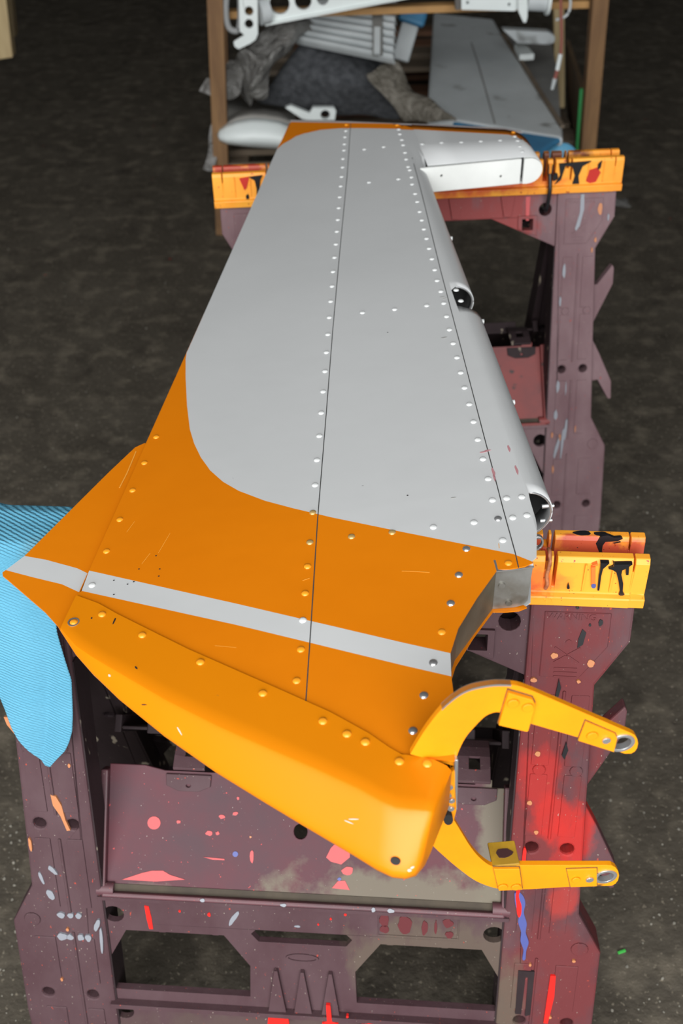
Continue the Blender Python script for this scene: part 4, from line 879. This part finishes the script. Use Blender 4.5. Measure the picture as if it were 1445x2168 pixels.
sheet('plastic_sheet', [[pz(585, 30, .62), pz(650, 40, .60), pz(690, 50, .58)], [pz(510, 110, .54), pz(570, 120, .56), pz(628, 100, .54)], [pz(490, 165, .42), pz(530, 175, .48), pz(580, 160, .48)], [pz(498, 215, .33), pz(528, 220, .36), pz(545, 212, .36)]], SHEET, .002, 'crumpled grey translucent plastic sheet hanging left of the black foam', 'plastic sheet', .05, seed=8, fr=12)
sheet('film_bundle', [[pz(478, 138, .5), pz(515, 130, .5)], [pz(456, 205, .38), pz(503, 213, .38)]], SHEET, .002, 'grey film bundle hanging by the left rack post', 'film', .04, seed=12, fr=13)
sheet('film_scrap', [[py_(440, 166, YR), py_(455, 172, YR)], [py_(421, 192, YR-.02), py_(452, 200, YR-.01)]], SHEET, .002, 'small film scrap sticking out left of the rack post, upper one', 'film', .012, seed=2, fr=14)
sheet('film_scrap', [[py_(447, 262, YR), py_(460, 266, YR)], [py_(441, 315, YR-.01), py_(460, 320, YR-.01)], [py_(429, 360, YR-.07), py_(449, 368, YR-.07)]], SHEET, .002, 'long film scrap dangling low on the left rack post', 'film', .015, seed=5, fr=14)
# corrugated skin panel
cp_ = empty('corrugated_panel', pz(740, 90, .55)); tag(cp_, 'pale ribbed aircraft skin panel with grey strap behind the black foam', 'aircraft panel')
ca_, cb_, cc_, cd_ = pz(700, -20, .66), pz(842, -10, .66), pz(836, 135, .53), pz(628, 92, .53)
bm = bmesh.new(); NS = 9; bot = []
nrm = (cb_-ca_).cross(cd_-ca_).normalized(); nrm = nrm if nrm.z > 0 else -nrm
for i in range(NS*6+1):
    t = i/(NS*6); ph = (i % 6)/6
    hgt = .030*abs(math.sin(math.pi*ph))**.6
    L_, R_ = ca_*(1-t)+cd_*t, cb_*(1-t)+cc_*t; bot.append((bm.verts.new(L_+nrm*hgt), bm.verts.new(R_+nrm*hgt)))
for A, B in zip(bot, bot[1:]): bm.faces.new((A[0], A[1], B[1], B[0]))
kobj(cp_, 'ribbed_skin', bm, CORR, solid=.004)
bm = bmesh.new(); u_ = .80
bar(bm, ca_.lerp(cb_, .74)+nrm*.038, cd_.lerp(cc_, .86)+nrm*.038, .030, .006); kobj(cp_, 'strap', bm, mat('grey_strap', (.18, .18, .17), rough=.7))
bm = bmesh.new(); bar(bm, ca_.lerp(cb_, .76).lerp(cd_.lerp(cc_, .86), .62)+nrm*.046, cd_.lerp(cc_, .86)+nrm*.046, .018, .008); kobj(cp_, 'strap_buckle', bm, CORR)
# beige strut with blue end
bs = empty('wing_strut', pz(850, 90, .50)); tag(bs, 'pale strut with blue end leaning between foam sheet and pallet', 'strut')
p, q = pz(846, 128, .47), pz(868, 52, .56); bm = bmesh.new(); bar(bm, p, q, .055, .02); kobj(bs, 'strut', bm, CORR, bevel=.006)
bm = bmesh.new(); bar(bm, q+(q-p)*.02, q+(q-p)*.45, .085, .03); kobj(bs, 'blue_end', bm, BLUEM, bevel=.01)
# white wingtip fairing on the bottom shelf, left
wt = empty('wingtip_fairing', pz(540, 300, ZS+.02)); tag(wt, 'rounded white wingtip fairing with grey top on the left of the bottom shelf', 'aircraft fairing')
prof_px = [(461, 283), (466, 274), (480, 264), (500, 256), (530, 250.5), (560, 251), (590, 256), (625, 268)]
bot_px = [(461, 287), (466, 298), (482, 305), (510, 309), (545, 313), (575, 315), (595, 316), (625, 317)]
YW = YR-.03
bm = bmesh.new(); A = [py_(x, y, YW) for x, y in prof_px]; B = [py_(x, y, YW) for x, y in bot_px]; n_ = len(A)
cap = [[bm.verts.new(a.lerp(b, t)+Vector((0, -.045*math.sin(math.pi*t)*min(1, i/3+.1), 0))) for t in [k/8 for k in range(9)]] for i, (a, b) in enumerate(zip(A, B))]
for P_, Q_ in zip(cap, cap[1:]):
    for k in range(8): bm.faces.new((P_[k], P_[k+1], Q_[k+1], Q_[k]))
kobj(wt, 'end_cap', bm, PWHITE, smooth=70, solid=.003)
bm = bmesh.new(); top2 = [py_(x, y, YR+.42) for x, y in [(472, 250), (475, 242), (490, 232), (508, 226), (535, 222), (560, 223), (590, 228), (625, 240)]]
g1 = [[bm.verts.new(a.lerp(c, t)) for t in (0, .33, .66, 1)] for a, c in zip(A, top2)]; g2 = [[bm.verts.new(b_.lerp(Vector((c.x, c.y, b_.z)), t)) for t in (0, .33, .66, 1)] for b_, c in zip(B, top2)]
for g in (g1, g2):
    for P_, Q_ in zip(g, g[1:]):
        for k in range(3): bm.faces.new((P_[k], P_[k+1], Q_[k+1], Q_[k]))
for k in range(3): bm.faces.new((g1[0][k], g1[0][k+1], g2[0][k+1], g2[0][k]))
kobj(wt, 'skin', bm, mat('dusty_grey_paint', (.50, .49, .46), (.42, .41, .38), 6, rough=.6), smooth=60, solid=.003)
# white bracket with hole near the rudder tip
YB = YR+.10
o_ = py_(610, 232, YB)
def yplane(Y): return lambda p: Vector((p.x, Y+p.z, p.y))
def pxz(x, y, Y): p = py_(x, y, Y); return (p.x, p.z)
bk = bmesh.new(); c = pxz(688, 241, YB)
prism(bk, [pxz(x, y, YB) for x, y in ((604, 226), (616, 222), (655, 238), (662, 226), (706, 226), (711, 233), (708, 252), (652, 252), (640, 250))], [circ(c[0], c[1], .015, 16)], yplane(YB), -.01, .01)
tag(obj('hinge_bracket', bk, PWHITE, bevel=.002), 'white hinge bracket with round hole between the wingtip fairing and the black foam', 'bracket')
# white perforated lever frame hanging at upper left
YL = YR-.06
lv = empty('lever_frame', py_(520, 60, YL)); tag(lv, 'white metal lever frame with lightening holes on the upper left of the rack', 'bracket')
def hc(x, y, r): c = pxz(x, y, YL); return circ(c[0], c[1], r*YL*1.05/F_PX, 18)
bm = bmesh.new(); prism(bm, [pxz(x, y, YL) for x, y in ((505, -30), (545, -30), (546, 72), (541, 84), (530, 92), (505, 104), (496, 98), (494, 88), (517, 74), (507, 66))], [hc(527, 23, 8), hc(527, 50, 8)], yplane(YL), -.004, .008); kobj(lv, 'lever_arm', bm, PWHITE, bevel=.002)
bm = bmesh.new(); prism(bm, [pxz(x, y, YL) for x, y in ((562, -40), (700, -40), (900, -30), (880, -4), (750, 20), (560, 57))], [hc(591, 14, 19), hc(641, 8, 16), hc(683, 4, 11)], yplane(YL), .03, .045); kobj(lv, 'perforated_web', bm, PWHITE, bevel=.002)
bm = bmesh.new(); p, q = py_(560, 57, YL), py_(880, -4, YL); bar(bm, p+Vector((0, .05, 0)), q+Vector((0, .05, 0)), .06, .006, Vector((0, 1, 0))); kobj(lv, 'flange', bm, PWHITE)
bm = bmesh.new(); tube(bm, [py_(547, 30, YL)+Vector((0, .02, 0)), py_(566, 28, YL)+Vector((0, .03, 0))], .035, 16); kobj(lv, 'spacer_tube', bm, CORR, smooth=50)
bm = bmesh.new(); tube(bm, spline([py_(x, y, YL+.05) for x, y in ((482, -30), (478, 10), (480, 45), (488, 62), (503, 64), (508, 40), (508, -30))], 6), .009, 10); tag(obj('rubber_loop', bm, RUBBER, smooth=60), 'grey rubber seal loop hanging left of the white lever frame', 'seal')
# white fittings upper right
wf = empty('mounting_fitting', py_(1040, 10, YL)); tag(wf, 'white riveted metal mounting fitting with gusset at the top right of the rack', 'bracket')
bm = bmesh.new(); prism(bm, [pxz(x, y, YL) for x, y in ((975, -40), (1096, -40), (1096, 18), (1088, 23), (976, 20))], [hc(989, 5, 3), hc(1077, 9, 3)], yplane(YL), -.004, .06); kobj(wf, 'channel', bm, PWHITE, bevel=.004)
bm = bmesh.new(); prism(bm, [pxz(x, y, YL) for x, y in ((1093, -30), (1113, -30), (1113, 30), (1110, 42), (1104, 42), (1093, 18))], [], yplane(YL), -.03, -.022); kobj(wf, 'gusset', bm, PWHITE, bevel=.002)
bm = bmesh.new(); prism(bm, [pxz(x, y, YL) for x, y in ((962, -30), (974, -30), (974, 21), (964, 21))], [], yplane(YL), .0, .03); kobj(wf, 'clamp', bm, mat('dark_clamp', (.12, .11, .10), rough=.6))
bm = bmesh.new(); tube(bm, [py_(1115, 0, YL), py_(1158, 2, YL)], .028, 16); kobj(wf, 'tube_stub', bm, CORR, smooth=50)
bm = bmesh.new(); tube(bm, [py_(1156, -2, YL), py_(1162, -2, YL)], .042, 18); kobj(wf, 'tube_flange', bm, PWHITE, smooth=50)
# cables
bm = bmesh.new(); tube(bm, spline([py_(x, y, YL) for x, y in ((1186, -30), (1187, 30), (1188, 80), (1186, 118))], 5), .004, 8)
cb = empty('cable', py_(1186, 60, YL)); tag(cb, 'dull red cable with white sleeve and connector dangling by the pale post', 'cable')
kobj(cb, 'wire', bm, REDC, smooth=60)
bm = bmesh.new(); tube(bm, [py_(1186, 114, YL), py_(1179, 148, YL)], .0065, 10); kobj(cb, 'sleeve', bm, PWHITE, smooth=60)
bm = bmesh.new(); tube(bm, [py_(1179, 148, YL), py_(1173, 172, YL)], .0055, 8); kobj(cb, 'braid', bm, REDC, smooth=60)
bm = bmesh.new(); tube(bm, [py_(1174, 166, YL), py_(1168, 189, YL)], [.007, .005], 8); kobj(cb, 'connector', bm, CORR, smooth=60)
bm = bmesh.new(); tube(bm, spline([py_(x, y, YL+.02) for x, y in ((1204, -20), (1207, 8), (1202, 28), (1190, 38), (1176, 42))], 6), .004, 8); tag(obj('grey_wire', bm, CORR, smooth=60), 'thin grey wire curving around the pale rack post at the top', 'wire')
# timber at the top left, floor litter
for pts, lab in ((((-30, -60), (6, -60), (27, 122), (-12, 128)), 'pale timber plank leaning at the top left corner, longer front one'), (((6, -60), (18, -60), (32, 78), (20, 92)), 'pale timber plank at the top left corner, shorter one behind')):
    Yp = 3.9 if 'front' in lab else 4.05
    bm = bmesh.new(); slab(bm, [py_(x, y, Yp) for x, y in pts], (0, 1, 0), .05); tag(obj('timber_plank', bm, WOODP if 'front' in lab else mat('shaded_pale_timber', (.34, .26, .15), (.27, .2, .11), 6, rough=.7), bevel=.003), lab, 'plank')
bm = bmesh.new(); c_ = pz(1310, 431, .005); 
sheet('paper_scrap', [[pz(1288, 425, .012), pz(1330, 421, .012)], [pz(1290, 437, .012), pz(1338, 436, .012)]], SHEET, .003, 'grey scrap lying on the floor right of the far sawhorse', 'litter', .012, seed=3, fr=30)
bm.free()
bm = bmesh.new(); random.seed(3)
for _ in range(170):
    x, y = random.choice([(random.uniform(1290, 1445), random.uniform(1500, 2168)), (random.uniform(1260, 1445), random.uniform(900, 2168)), (random.uniform(0, 60), random.uniform(1700, 2168)), (random.uniform(0, 380), random.uniform(500, 1050))])
    p = pz(x, y, 0); r = random.uniform(.0008, .0026)*random.choice((.6, 1, 1))
    prism(bm, blob(p.x, p.y, r, r*random.uniform(.5, 1), random.random()*3, 6), [], I, 0, r*.5)
o = obj('grit', bm, mat('pale_grit', (.40, .38, .32), (.22, .21, .18), 40, rough=.8)); tag(o, 'pale grit and paint flecks scattered on the concrete floor', 'grit', kind='stuff')
p = pz(1315, 2016, 0); bm = bmesh.new(); box(bm, -.0062, .0062, -.0018, .0018, 0, .003, lambda q: Vector((p.x+q.x*.95-q.y*.3, p.y+q.y*.95+q.x*.3, q.z))); tag(obj('plastic_sliver', bm, mat('bright_green', (.08, .6, .10), rough=.5), bevel=.0006), 'tiny bright green plastic sliver on the floor at lower right', 'litter')
